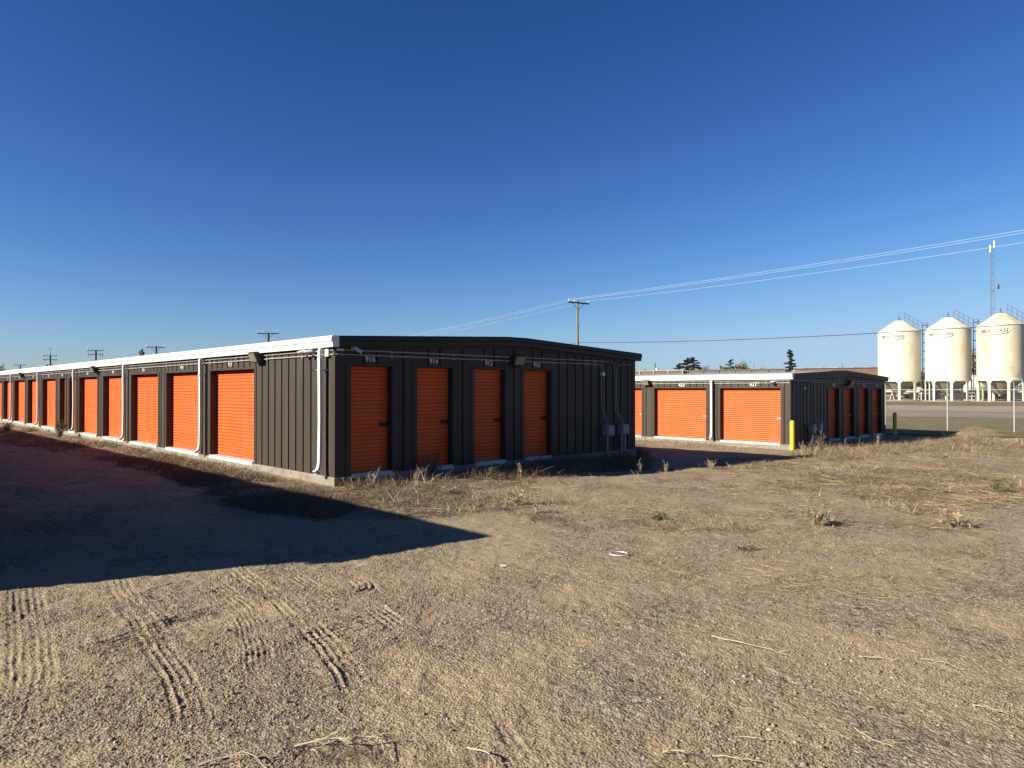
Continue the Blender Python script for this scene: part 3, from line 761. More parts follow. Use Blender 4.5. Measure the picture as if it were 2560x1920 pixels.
# white tank with pointed end behind the right silo
X, Y, Z = pick(2440, 95); e = empty('spray_tank', (X, Y, Z), R(-5), 'white horizontal tank with pointed right end behind the rusty silo', 'tank')
mb = MB(); prof = [(.2, -1.7), (1.0, -1.55), (1.25, -1.1), (1.25, .6), (.9, 1.5), (.15, 3.2)]
n = 24; vs = []
for r_, x_ in prof:
    for i in range(n): t = 2 * math.pi * i / n; vs.append((x_, r_ * math.cos(t), 2.0 + r_ * .95 * math.sin(t)))
mb.add(vs, [(k * n + i, k * n + (i + 1) % n, (k + 1) * n + (i + 1) % n, (k + 1) * n + i) for k in range(len(prof) - 1) for i in range(n)], True)
mb.f.append(tuple(range(n))); mb.s.append(False); mb.f.append(tuple((len(prof) - 1) * n + i for i in range(n))); mb.s.append(False)
mb.build('shell', M['white'], e)
mb = MB(); mb.box(-1.4, 1.2, -.7, .7, .55, .85); mb.build('frame', M['black'], e)
for wx in (-.8, .8):
    for wy in (-.8, .8): wheel(e, wx, wy, .45, .45, .3)
# yellow stair platform
X, Y, Z = pick(2436, 74.5); e = empty('loading_platform', (X, Y, Z), R(-12), 'pale yellow steel platform frame between the middle and right silos', 'platform')
mb = MB(); mb.box(-.85, .6, -.5, .5, .02, .2); mb.build('base', M['yel2'], e)
for x in (.32, .62): mb = MB(); mb.box(x - .06, x + .06, -.45, -.33, .1, 1.3); mb.build('post', M['yel2'], e)
mb = MB()
for z in (.55, .9): mb.bar((-.85, -.45, z), (.4, -.45, z), .045)
for x in (-.8, -.1): mb.bar((x, -.45, .1), (x, -.45, .9), .045)
mb.build('rail', M['white'], e)
# flatbed trailer stack in front of the leftmost silo
X, Y, Z = pick(2296, 80); e = empty('farm_trailer', (X, Y, Z), R(-6), 'low pinkish wooden trailer bed lying between the left and middle silos', 'trailer')
mb = MB(); mb.box(-1.9, 1.9, -.7, .7, .62, .74); mb.build('deck', mat('pale bleached boards', (.42, .3, .24), .8, var=.3, vscale=3), e)
mb = MB(); mb.bar((-1.1, -.6, .3), (1.2, -.6, .36), .06); mb.bar((-1.15, -.6, 0), (-1.15, -.6, .65), .06); mb.bar((-.5, -.6, 0), (-.5, -.6, .65), .06); mb.bar((1.9, 0, .66), (3.0, 0, .4), .08); mb.build('frame', M['wood'], e)
for wx in (.7, 1.3): wheel(e, wx, -.75, .3, .3, .2); wheel(e, wx, .75, .3, .3, .2)
# long white auger pipe running behind the legs
for px, D, ln, lab in ((2230, 85, 7.5, 'white auger pipe lying behind the leftmost silo'), (2400, 80, 8.5, 'white auger pipe lying behind the middle silo'), (2520, 77, 6, 'white auger pipe lying behind the rusty silo')):
    X, Y, Z = pick(px, D); e = empty('auger', (X, Y, Z), R(-8), lab, 'auger', 'auger pipes behind the silos')
    mb = MB(); mb.tube([(-ln / 2, 0, 1.02), (ln / 2, 0, .98)], .13, 12); mb.build('pipe', M['silo'], e)
    for x in (-ln / 2 + .6, 0, ln / 2 - .6):
        mb = MB(); mb.bar((x - .25, 0, 0), (x, 0, .95), .06); mb.bar((x + .25, 0, 0), (x, 0, .95), .06); mb.build('stand', M['silo'], e)
# dark implements (low, shadowy clutter) as individual bins
for px, D, w, h_, lab in ((2390, 88, 3.4, 1.0, 'low dark steel bin behind the middle silo legs'), (2465, 85, 2.6, .95, 'low dark steel bin behind the white tank'), (2535, 86, 4.0, 1.0, 'low dark steel bin behind the rusty silo legs')):
    X, Y, Z = pick(px, D); e = empty('steel_bin', (X, Y, Z), R(-5), lab, 'bin', 'dark bins behind the silos')
    mb = MB(); mb.hexa([(-w / 2 + .3, -.7, .1), (w / 2 - .3, -.7, .1), (w / 2 - .3, .7, .1), (-w / 2 + .3, .7, .1), (-w / 2, -.9, h_), (w / 2, -.9, h_), (w / 2, .9, h_), (-w / 2, .9, h_)]); mb.build('tub', M['steel'], e, bevel=.03)
    mb = MB(); mb.box(-w / 2 - .05, w / 2 + .05, -.95, -.88, h_ - .1, h_ + .02); mb.build('rim', M['darkwood'], e)

# ---------------------------------------------------------------- fence
fpx = [(2213, 37.2), (2367, 35.9), (2539, 34.5)]
P_a = np.array(at(2213, 37.0)); P_b = np.array(at(2539, 34.4)); dfe = (P_b - P_a) / np.linalg.norm(P_b - P_a)
sp = np.linalg.norm(np.array(at(2367, 35.9)) - P_a)
fe = empty('chain_link_fence', (P_a[0], P_a[1], 0), 0, 'galvanised chain link fence with thin posts between the yard and the road', 'fence')
fp = lambda s, z=0.: (dfe[0] * s, dfe[1] * s, z)
def fz(s): return tz(P_a[0] + dfe[0] * s, P_a[1] + dfe[1] * s)
smax = sp * 9; n0 = -2
for k in range(n0, 9):
    s = k * sp; z0 = fz(s); mb = MB(); mb.tube([fp(s, z0 - .4), fp(s, z0 + 2.12)], .027, 10); mb.lathe([(.04, z0 + 2.12), (.03, z0 + 2.16), (.004, z0 + 2.18)], 10, fp(s))
    nx_, ny_ = -dfe[1], dfe[0]
    p = fp(s); mb.tube([(p[0], p[1], z0 + 2.12), (p[0] + nx_ * .05, p[1] + ny_ * .05, z0 + 2.3), (p[0] + nx_ * .2, p[1] + ny_ * .2, z0 + 2.52)], .012, 6)
    mb.build('post', M['fence'], fe)
mb = MB(); mb.tube([fp(k * sp, fz(k * sp) + 2.1) for k in range(n0, 9)], .018, 8); mb.build('top_rail', M['fence'], fe)
for o, zz in ((.06, 2.3), (.12, 2.4), (.19, 2.5)):
    mb = MB(); mb.tube([(fp(k * sp)[0] - dfe[1] * o, fp(k * sp)[1] + dfe[0] * o, fz(k * sp) + zz) for k in range(n0, 9)], .003, 4); mb.build('barbed_wire', M['fence'], fe)
mb = MB()
s = n0 * sp
while s < 8 * sp - 2.1:
    for d in (0, 1):
        a, b = (s, s + 2.05) if d == 0 else (s + 2.05, s)
        pa = Vector(fp(a, fz(a) + .03)); pb = Vector(fp(b, fz(b) + 2.08)); w = Vector((dfe[0], dfe[1], 0)) * .0009
        mb.add([pa - w, pa + w, pb + w, pb - w], [(0, 1, 2, 3)])
    s += .085
mb.build('chain_mesh', M['fence'], fe)

# ---------------------------------------------------------------- utility poles and wires
def upole(px, D, ytop, label, arm_w, rz, arms=((.25, 1),), r=.14, m='wood', braces=True, insul=(-.46, -.18, .46), extra=None):
    X, Y = at(px, D); Z = tz(X, Y); ht = CAMH + (HY - ytop) / F * D - Z
    e = empty('utility_pole', (X, Y, Z), rz, label, 'utility pole', 'wooden utility poles')
    mb = MB(); mb.tube([(0, 0, -.5), (0, 0, ht * .5), (0, 0, ht)], r * 1.25, 12, r1=r * .8); mb.build('pole', M[m], e)
    for dz, sc_ in arms:
        w = arm_w * sc_; mb = MB(); mb.box(-w / 2, w / 2, -r - .1, -r + .02, ht - dz - .07, ht - dz + .07); a = mb.build('crossarm', M['darkwood'], e)
        if braces:
            mb = MB()
            for s in (-1, 1): mb.bar((s * w * .27, -r - .02, ht - dz - .05), (0, -r, ht - dz - .75), .035)
            mb.build('brace', M['darkwood'], a)
        for t in insul:
            mb = MB(); mb.lathe([(.02, ht - dz + .07), (.02, ht - dz + .14), (.07, ht - dz + .15), (.075, ht - dz + .22), (.045, ht - dz + .29), (.01, ht - dz + .3)], 12, (t * w, -r - .04, 0)); mb.build('insulator', mat('glazed insulator', (.55, .6, .62), .2) if 'ins' not in M else M['ins'], a)
    if extra == 'transformers':
        for s in (-1, 1):
            mb = MB(); mb.lathe([(.05, ht - 3.0), (.28, ht - 2.95), (.28, ht - 2.1), (.2, ht - 2.0), (.04, ht - 1.98)], 16, (s * .55, -.15, 0)); mb.tube([(s * .55, -.15, ht - 2.0), (s * .62, -.15, ht - 1.7)], .05, 8); mb.build('transformer', M['steel'], e)
        for s in (-.35, .3, .46):
            mb = MB(); mb.tube([(s * arm_w, -.2, ht - .95), (s * arm_w, -.2, ht - 1.3)], .05, 8); mb.build('hanging_insulator', M['steel'], e)
    return e, X, Y, Z, ht
M['ins'] = mat('glazed insulator', (.6, .66, .68), .15)
mp_e, mx_, my_, mz_, mh_ = upole(1444, 75, 750.5, 'tall grey utility pole behind the middle of the near building, with a tilted looking crossarm', 2.85, R(34), ((.3, 1),), r=.13)
mb = MB(); mb.tube([(.1, 0, 4.85 - mz_ + 1.85), (.24, 0, 4.85 - mz_ + 1.85)], .05, 8); mb.tube([(.1, 0, 8.35), (.25, 0, 8.3)], .04, 6); mb.build('bracket', M['steel'], mp_e)
upole(671, 90, 832, 'dark pole top with one crossarm rising over the white gutter nearest the building corner', 2.75, R(0), ((.1, 1),), r=.15, m='darkwood')
upole(390.5, 106, 865.5, 'dark pole top with one crossarm just right of the floodlight above the gutter', 2.75, R(2), ((.15, 1),), r=.14, m='darkwood')
upole(239.5, 125, 874.5, 'dark pole with two crossarms and transformers above the gutter', 2.75, R(3), ((.15, 1), (.8, .98)), r=.17, m='darkwood', braces=False, extra='transformers')
upole(125.5, 145, 888, 'dark pole with two crossarms beside the thin lattice tip, above the gutter on the left', 2.75, R(3), ((.15, 1), (.9, 1)), r=.17, m='darkwood', braces=False, extra='transformers')
upole(50.5, 165, 911.5, 'farthest dark pole top with a single crossarm at the far left', 2.75, R(4), ((.1, 1),), r=.14, m='darkwood')
upole(1638, 210, 907.5, 'thin bare far pole left of the dark spruces', .3, 0, ((.1, .1),), r=.16, m='darkwood', braces=False, insul=())
upole(1885, 210, 905.5, 'thin bare far pole between the olive bush and the bare shrubs', .3, 0, ((.1, .1),), r=.1, m='wood', braces=False, insul=())
upole(1979, 200, 892, 'pale far pole in front of the tall narrow spruce', .3, 0, ((.1, .1),), r=.2, m='wood', braces=False, insul=())
upole(2106, 210, 906.5, 'reddish thin far pole above the smaller building ridge', .3, 0, ((.1, .1),), r=.1, m='wood', braces=False, insul=())
# wires
def wire(p, q, sag, r, m, label, n=40):
    mb = MB(); p = Vector(p); q = Vector(q)
    pts = [p.lerp(q, t) - Vector((0, 0, 4 * sag * t * (1 - t))) for t in [i / n for i in range(n + 1)]]
    mb.tube(pts, r, 6); o = mb.build('overhead_wire', M[m], None)
    return tag(o, label, 'wire', 'overhead wires from the tall pole')
ad = Vector((math.cos(R(34)), math.sin(R(34)), 0)); wd = Vector((math.cos(R(-56)), math.sin(R(-56)), 0))
base = Vector((mx_, my_, 0)); SP = 82
for t, lab in ((-.46, 'upper pale wire running from the tall pole to the right edge'), (-.18, 'second pale wire from the top, running from the tall pole to the right edge'), (.46, 'third pale wire from the top, running from the tall pole to the right edge')):
    p0 = base + ad * (t * 2.85); z0 = mz_ + mh_ + .02
    wire((p0.x, p0.y, z0), (p0.x + wd.x * SP, p0.y + wd.y * SP, z0 + .5), .72 if t < 0 else .95, .006, 'wire', lab)
for t, lab in ((-.46, 'left of the pale wires descending behind the near building roof'), (-.18, 'middle pale wire descending behind the near building roof'), (.46, 'lowest pale wire descending behind the near building roof')):
    p0 = base + ad * (t * 2.85); z0 = mz_ + mh_ + .02
    wire((p0.x, p0.y, z0), (p0.x - wd.x * SP, p0.y - wd.y * SP, z0 - .8), 1.0, .0045, 'wire', lab)
wire((mx_ + .25, my_, 8.3), (mx_ + wd.x * SP, my_ + wd.y * SP, 8.3), .95, .0045, 'mast', 'faint pale wire midway up the sky right of the tall pole')
wire((mx_ + .2, my_, 6.76), (mx_ + wd.x * SP, my_ + wd.y * SP, 6.9), 1.25, .026, 'cable', 'black cable crossing in front of the silo shoulders')
wire((mx_, my_, 6.76), (mx_ - wd.x * SP, my_ - wd.y * SP, 6.0), 1.2, .018, 'cable', 'black cable descending left behind the near building roof')

# lattice mast with antennas
X, Y = at(2482, 125); Zm = tz(X, Y); ht = CAMH + (HY - 618) / F * 125 - Zm
e = empty('lattice_mast', (X, Y, Zm), R(10), 'tall thin lattice radio mast rising behind the rusty silo', 'mast')
mb = MB(); zz = 0
cor = [(math.cos(R(90 + 120 * k)), math.sin(R(90 + 120 * k))) for k in range(3)]
def wr(z): return .42 - .16 * z / ht
K = 34
for k in range(3): mb.tube([(cor[k][0] * wr(0), cor[k][1] * wr(0), 0), (cor[k][0] * wr(ht), cor[k][1] * wr(ht), ht)], .03, 6)
for i in range(K):
    za, zb = ht * i / K, ht * (i + 1) / K
    for k in range(3):
        j = (k + 1) % 3
        mb.tube([(cor[k][0] * wr(za), cor[k][1] * wr(za), za), (cor[j][0] * wr(zb), cor[j][1] * wr(zb), zb)], .014, 4)
        if i % 4 == 0: mb.tube([(cor[k][0] * wr(za), cor[k][1] * wr(za), za), (cor[j][0] * wr(za), cor[j][1] * wr(za), za)], .03, 4)
mb.build('lattice', M['mast'], e)
for dx, z0 in ((-.35, ht - .9), (.45, ht - .1)): mb = MB(); mb.tube([(dx, 0, z0), (dx, 0, z0 + 1.3)], .13, 8); mb.tube([(dx, 0, z0 + .4), (0, 0, z0 + .3)], .03, 5); mb.build('antenna', M['white'], e)
mb = MB(); mb.lathe([(.02, 0), (.36, .05), (.5, .14), (.48, .16), (.02, .1)], 20); o = mb.build('dish', M['white'], e); o.location = (.75, -.3, ht - 7.0); o.rotation_euler = (R(90), 0, R(20))
# slim lattice tip on the left
X, Y = at(125.5, 190); ht = CAMH + (HY - 868.5) / F * 190
e = empty('radio_mast', (X, Y, 0), 0, 'thin mast tip rising behind the two armed pole on the far left', 'mast')
mb = MB(); mb.tube([(0, 0, 0), (0, 0, ht - 1.5)], .14, 6, r1=.1); mb.tube([(0, 0, ht - 1.5), (0, 0, ht)], .04, 5); mb.build('shaft', M['steel'], e)
mb = MB(); mb.tube([(-.6, 0, ht - .25), (.6, 0, ht - .1)], .04, 5); mb.tube([(-.4, 0, ht - .7), (.4, 0, ht - .6)], .04, 5); mb.build('antenna', M['steel'], e)
# floodlight on a pole behind the gutter
X, Y = at(353.5, 62); ht = CAMH + (HY - 884) / F * 62
e = empty('floodlight', (X, Y, 0), R(20), 'black floodlight head poking up behind the white gutter', 'floodlight')
mb = MB(); mb.tube([(0, 0, -.3), (0, 0, ht)], .06, 8); mb.build('pole', M['steel'], e)
mb = MB(); mb.hexa([(-.2, -.1, ht - .1), (.14, -.16, ht - .18), (.18, .1, ht - .05), (-.16, .14, ht - .02), (-.22, -.1, ht + .2), (.06, -.16, ht + .42), (.1, .1, ht + .45), (-.18, .14, ht + .22)]); mb.build('lamp_head', M['steel'], e, bevel=.02)
mb = MB(); mb.hexa([(.12, -.14, ht - .12), (.22, -.14, ht - .1), (.22, .1, ht - .02), (.12, .1, ht - .02), (.12, -.14, ht + .12), (.26, -.14, ht + .14), (.26, .1, ht + .16), (.12, .1, ht + .14)]); mb.build('visor', M['black'], e)
# small vent stack far away
X, Y = at(1642.5, 205); e = empty('vent_stack', (X, Y, tz(X, Y)), 0, 'small white curved stack beside the thin pole left of the spruces', 'stack')
mb = MB(); mb.tube([(0, 0, 0), (0, 0, 6.0), (.1, 0, 6.8), (-.1, 0, 7.6)], .4, 10); mb.build('flue', M['white'], e)
mb = MB(); mb.tube([(.5, 0, 0), (.5, 0, 6.6), (.1, 0, 7.8)], .12, 8); mb.build('pipe', M['steel'], e)

# ---------------------------------------------------------------- railcars behind the smaller building
ra = Vector((56.5, 104.0, 0)); rb = Vector((20.5, 126.5, 0)); rd = (rb - ra).normalized(); rang = math.atan2(rd.y, rd.x)
def railcar(s, ln, kind, label):
    p = ra + rd * (s + ln / 2); e = empty('railcar', (p.x, p.y, tz(p.x, p.y) + .1), rang + math.pi, label, 'railcar', 'railcars standing behind the smaller storage building')
    h = ln / 2; Ht = 4.45
    if kind == 'hopper':
        mb = MB(); mb.sweep([(-h + .2, Ht), (h - .2, Ht), (h - .2, Ht - .5), (h - 2.2, 1.6), (h - 3.2, 1.1), (-h + 3.2, 1.1), (-h + 2.2, 1.6), (-h + .2, Ht - .5)], [lambda a, b, y=y: (a, y, b) for y in (-1.5, 1.5)]); mb.build('body', M['brown'], e, bevel=.04)
        mb = MB()
        x = -h + .5
        while x < h - .8: mb.box(x, x + 1.3, -.6, .6, Ht, Ht + .1); x += 2.3
        mb.build('roof_hatch', M['railrib'], e)
        mb = MB(); mb.box(-h, h, -1.55, -1.42, Ht - .14, Ht - .02); mb.box(-h, h, 1.42, 1.55, Ht - .14, Ht - .02); mb.build('roof_edge', M['darkwood'], e)
        mb = MB()
        for sx_ in (-1, 1):
            mb.bar((sx_ * (h - .15), -1.4, .9), (sx_ * (h - .15), -1.4, Ht + .1), .07); mb.bar((sx_ * (h - .15), 1.4, .9), (sx_ * (h - .15), 1.4, Ht + .1), .07)
        mb.build('end_ladder', M['white'], e)
    else:
        wallm = M['brown'] if kind == 'open' else M['dullgrey']
        mb = MB(); mb.box(-h, h, -1.5, -1.4, 1.2, Ht - .12); mb.box(-h, h, 1.4, 1.5, 1.2, Ht - .12); mb.box(-h, -h + .1, -1.4, 1.4, 1.2, Ht - .12); mb.box(h - .1, h, -1.4, 1.4, 1.2, Ht - .12); mb.box(-h, h, -1.4, 1.4, 1.05, 1.2)
        mb.build('body', wallm, e)
        mb = MB(); x = -h
        while x <= h + .01: mb.box(x - .09, x + .09, -1.62, -1.5, 1.2, Ht - .1); x += ln / 6
        mb.box(-h, h, -1.62, -1.38, Ht - .12, Ht); mb.box(-h, h, 1.38, 1.62, Ht - .12, Ht)
        mb.build('rib', M['railrib'] if kind == 'open' else M['dullgrey'], e)
    mb = MB(); mb.box(-h - .3, h + .3, -.3, .3, .85, 1.04); mb.build('underframe', M['black'], e)
    for x in (-h + 1.6, h - 1.6):
        mb = MB()
        for dx in (-.75, .75):
            mb.tube([(x + dx, -.85, .42), (x + dx, -.7, .42)], .42, 18); mb.tube([(x + dx, .7, .42), (x + dx, .85, .42)], .42, 18)
        mb.box(x - 1, x + 1, -.95, -.88, .35, .7); mb.box(x - 1, x + 1, .88, .95, .35, .7)
        mb.build('bogie', M['black'], e)
M['railrib'] = mat('dusty white rib paint', (.5, .46, .4), .7, var=.3, vscale=2)
M['dullgrey'] = mat('dull brown grey sheet', (.17, .14, .12), .7, var=.3, vscale=1)
railcar(-2.2, 16.2, 'hopper', 'brown covered hopper railcar with sloping end beside the leftmost silo')
railcar(15.2, 15.5, 'dull', 'grey ribbed railcar behind the middle of the smaller storage building roof')
railcar(31.6, 15.5, 'open', 'open brown railcar with white ribs showing between the two storage buildings')

# ---------------------------------------------------------------- trees
def spruce(px, D, ytop, yhalf, label, name='spruce_tree', n=6500, scrag=0., seed=1, lean=0.):
    X, Y = at(px, D); Z = tz(X, Y); ht = CAMH + (HY - ytop) / F * D - Z; W = yhalf / F * D
    e = empty(name, (X, Y, Z), 0, label, 'tree', 'dark conifers on the horizon')
    mb = MB(); mb.tube([(0, 0, -.3), (lean * ht * .5, 0, ht * .5), (lean * ht, 0, ht * .98)], ht * .016, 8, r1=.03)
    r = np.random.default_rng(seed)
    nb = int(46 + scrag * -10); V = []; K = 0
    for i in range(nb):
        t = .1 + .88 * (i + r.random()) / nb
        a = r.random() * 2 * math.pi
        L = 1.25 * W * (1 - t) ** .8 * (.75 + .5 * r.random()) + .25
        if scrag: L *= (.5 + scrag * abs(math.sin(t * 11 + seed)))
        base = np.array([lean * ht * t, 0, ht * t]); d = np.array([math.cos(a), math.sin(a), -.25 + .2 * r.random() + (.2 if t > .8 else 0)])
        mb.tube([tuple(base), tuple(base + d * L)], .03, 4, cap=False)
        m = int(n / nb)
        u = r.random(m) ** .7; c = base + d * (u * L)[:, None]
        sp_ = (.12 + .22 * (1 - u) + .04) * L * .55
        c = c + (r.random((m, 3)) - .5) * np.stack([sp_ * 2, sp_ * 2, sp_ * .9], 1)
        V.append(c)
    C = np.concatenate(V); mN = len(C)
    s = ht * .024 * (.6 + .9 * r.random(mN))
    t1 = r.normal(size=(mN, 3)); t1 /= np.linalg.norm(t1, axis=1)[:, None]; t1[:, 2] *= .5
    t2 = r.normal(size=(mN, 3)); t2 /= np.linalg.norm(t2, axis=1)[:, None]
    tri = np.stack([C - t1 * s[:, None], C + t1 * s[:, None] * 1.3, C + t2 * s[:, None] * .8], 1).reshape(-1, 3)
    mesh_np('crown', tri, np.arange(mN * 3).reshape(-1, 3), M['spruce'], e)
    mb.build('trunk', M['bark'], e)
spruce(1700, 200, 907, 34, 'shortest spruce at the left of the dark trio beyond the smaller building', seed=3)
spruce(1719, 202, 893.5, 36, 'middle spruce of the dark trio beyond the smaller building', seed=4)
spruce(1735, 206, 892, 42, 'right spruce of the dark trio, its boughs reaching right', seed=5)
spruce(1826, 210, 897, 36, 'scraggly gappy pine left of the olive bush', 'pine_tree', 3600, 1.0, 6, .01)
spruce(1803, 215, 913, 16, 'tiny dark conifer left of the scraggly pine', 'pine_tree', 900, .6, 9)
spruce(1975.5, 195, 873.5, 18, 'tall narrow lone spruce above the corner of the smaller building', seed=8, n=6000)
spruce(1612, 215, 922, 12, 'smallest dark conifer top near the far left of the railcars', seed=12, n=500)
def bushtree(px, D, ytop, half, label, m='twig', n=1500, seed=1, twigs=90):
    X, Y = at(px, D); Z = tz(X, Y); ht = CAMH + (HY - ytop) / F * D - Z; W = half / F * D
    e = empty('deciduous_tree', (X, Y, Z), 0, label, 'tree', 'bare and olive trees on the horizon')
    r = np.random.default_rng(seed); mb = MB(); tips = []
    mb.tube([(0, 0, -.3), (0, 0, ht * .35)], .22, 8, r1=.15)
    for i in range(twigs):
        a = r.random() * 2 * math.pi; el = R(25 + 60 * r.random()); L = ht * (.45 + .25 * r.random())
        p0 = Vector((0, 0, ht * (.12 + .22 * r.random()))); d = Vector((math.cos(a) * math.cos(el) * W / ht * 1.5, math.sin(a) * math.cos(el) * W / ht * 1.5, math.sin(el)))
        p1 = p0 + d * L * .55; p2 = p0 + d * L + Vector(((r.random() - .5) * .8, (r.random() - .5) * .8, 0))
        mb.tube([p0, p1, p2], .055, 4, r1=.015, cap=False)
        for _ in range(7):
            q = p1.lerp(p2, r.random()); dd = (d + Vector(r.normal(size=3) * .5)).normalized(); e1 = q + dd * ht * .13 * (.5 + r.random()); mb.tube([q, e1], .022, 3, r1=.008, cap=False); tips.append(e1)
            tips.append(q)
    mb.build('trunk', M['twig'], e)
    tp = np.array([tuple(t) for t in tips]); idx = r.integers(0, len(tp), n); C = tp[idx] + r.normal(size=(n, 3)) * ht * .045
    s = ht * .016 * (.6 + r.random(n)); t1 = r.normal(size=(n, 3)); t2 = r.normal(size=(n, 3))
    tri = np.stack([C - t1 * s[:, None], C + t1 * s[:, None], C + t2 * s[:, None]], 1).reshape(-1, 3)
    mesh_np('crown', tri, np.arange(n * 3).reshape(-1, 3), M[m], e)
bushtree(1857, 215, 908, 23, 'rounded olive bushy tree right of the scraggly pine', 'olive', 4200, 2)
bushtree(1907, 225, 917, 17, 'low bare greyish tree right of the olive tree', 'twig', 900, 3)
bushtree(1762, 222, 916, 18, 'low bare tree just right of the dark spruces', 'twig', 900, 4)
bushtree(1590, 240, 924, 10, 'faint bare tree top at the near building edge', 'twig', 500, 5)
bushtree(2432, 130, 880, 14, 'bare dark tree glimpsed between the middle and rusty silos', 'twig', 1500, 6, 140)
bushtree(2307, 135, 925, 14, 'bare dark tree glimpsed between the left and middle silos', 'twig', 1300, 7, 120)
bushtree(4, 230, 912, 14, 'faint bare tree top at the very left edge above the gutter', 'twig', 700, 8)
# far low hedge reading as one mass behind the silos
n = 16000; r = rng; hx = r.uniform(40, 330, n); hy = 240 - hx * .16 + r.normal(size=n) * 2; hz = tz(60, 200) + r.random(n) ** 1.2 * (2.2 + 1.3 * vnoise(hx * .12, hx * 0, 4)); C = np.stack([hx, hy, hz], 1)
s = .28 * (.5 + r.random(n)); t1 = r.normal(size=(n, 3)); t2 = r.normal(size=(n, 3))
tri = np.stack([C - t1 * s[:, None], C + t1 * s[:, None], C + t2 * s[:, None]], 1).reshape(-1, 3)
tag(mesh_np('hedgerow', tri, np.arange(n * 3).reshape(-1, 3), M['straw_dark']), 'far low brown brush line behind the silos', 'brush', kind='stuff')

# ---------------------------------------------------------------- gravel stones (stuff)
ico = []
ph = (1 + 5 ** .5) / 2
for a, b in ((-1, ph), (1, ph), (-1, -ph), (1, -ph)): ico.append((a, b, 0))
for a, b in ((-1, ph), (1, ph), (-1, -ph), (1, -ph)): ico.append((0, a, b))
for a, b in ((ph, -1), (ph, 1), (-ph, -1), (-ph, 1)): ico.append((a, 0, b))
ico = np.array(ico) / math.hypot(1, ph)
icf = np.array([(0, 11, 5), (0, 5, 1), (0, 1, 7), (0, 7, 10), (0, 10, 11), (1, 5, 9), (5, 11, 4), (11, 10, 2), (10, 7, 6), (7, 1, 8), (3, 9, 4), (3, 4, 2), (3, 2, 6), (3, 6, 8), (3, 8, 9), (4, 9, 5), (2, 4, 11), (6, 2, 10), (8, 6, 7), (9, 8, 1)])
octv = np.array([(1, 0, 0), (0, 1, 0), (-1, 0, 0), (0, -1, 0), (0, 0, 1), (0, 0, -1)], float)
octf = np.array([(0, 1, 4), (1, 2, 4), (2, 3, 4), (3, 0, 4), (1, 0, 5), (2, 1, 5), (3, 2, 5), (0, 3, 5)])
def stones(x, y, s, V0, F0):
    n = len(x); k = len(V0)
    V = V0[None] * (1 + .35 * (rng.random((n, k, 1)) - .5))
    V = V * np.stack([.7 + .6 * rng.random(n), .6 + .5 * rng.random(n), .4 + .4 * rng.random(n)], 1)[:, None, :] * s[:, None, None]
    a = rng.random(n) * 2 * math.pi; b = rng.normal(size=n) * .35
    y1 = V[..., 1] * np.cos(b)[:, None] - V[..., 2] * np.sin(b)[:, None]; z1 = V[..., 1] * np.sin(b)[:, None] + V[..., 2] * np.cos(b)[:, None]
    x2 = V[..., 0] * np.cos(a)[:, None] - y1 * np.sin(a)[:, None]; y2 = V[..., 0] * np.sin(a)[:, None] + y1 * np.cos(a)[:, None]
    z = H(x, y) + s * .12
    out = np.stack([x2 + x[:, None], y2 + y[:, None], z1 + z[:, None]], -1).reshape(-1, 3)
    Fc = (F0[None] + (np.arange(n) * k)[:, None, None]).reshape(-1, 3)
    return out, Fc
def sample_stones(n, r0, r1, smin, smax, pw, V0, F0, thr=-.06):
    rad = r0 * (r1 / r0) ** rng.random(n * 3); a = rng.uniform(R(-40), R(40), n * 3)
    x = rad * np.sin(a); y = rad * np.cos(a)
    d = fbm(x * .9, y * .9, 31, 4) + .25 * fbm(x * 4, y * 4, 41, 2)
    keep = rng.random(n * 3) < np.clip((d - thr) * 4 + .1, .03, 1)
    tr = np.abs(tracks(x, y)) > .004
    keep &= ~(tr & (rng.random(n * 3) < .8))
    x = x[keep][:n]; y = y[keep][:n]
    s = smin + (smax - smin) * rng.random(len(x)) ** pw
    return stones(x, y, s, V0, F0)
VS = []; FS = []; off = 0
for args in ((46000, 3.0, 6.5, .0025, .0075, 1.6, octv, octf), (14000, 3.0, 9.5, .005, .0115, 2.6, ico, icf), (30000, 5.5, 12, .004, .009, 2, octv, octf), (9000, 9, 22, .006, .014, 2, octv, octf), (160, 3.2, 9, .013, .022, 2, ico, icf)):
    v, f = sample_stones(*args); VS.append(v); FS.append(f + off); off += len(v)
tag(mesh_np('gravel', np.concatenate(VS), np.concatenate(FS), M['pebble']), 'loose gravel stones scattered over the dirt yard', 'gravel', kind='stuff')

# ---------------------------------------------------------------- weeds
def stems_mesh(P0, D, L, bend, w, nseg=3):
    n = len(P0); D = D / np.linalg.norm(D, axis=1)[:, None]
    side = np.cross(D, rng.normal(size=(n, 3))); side /= np.linalg.norm(side, axis=1)[:, None] + 1e-9
    rows = []
    for k in range(nseg + 1):
        t = k / nseg
        c = P0 + D * (L * t)[:, None] + bend * (L * t * t)[:, None]
        ww = (w * (1 - .75 * t))[:, None]
        rows += [c - side * ww, c + side * ww]
    V = np.stack(rows, 1).reshape(-1, 3); m = 2 * (nseg + 1); b = (np.arange(n) * m)[:, None, None]
    q = np.array([(2 * k, 2 * k + 1, 2 * k + 3, 2 * k + 2) for k in range(nseg)])[None]
    return V, (b + q).reshape(-1, 4)
def ground_px(px, py):
    z = np.zeros_like(px)
    for _ in range(14):
        Y = F * (CAMH - z) / (py - HY); X = (px - CX) / F * Y; z = .5 * z + .5 * terrain(X, Y)
    return X, Y
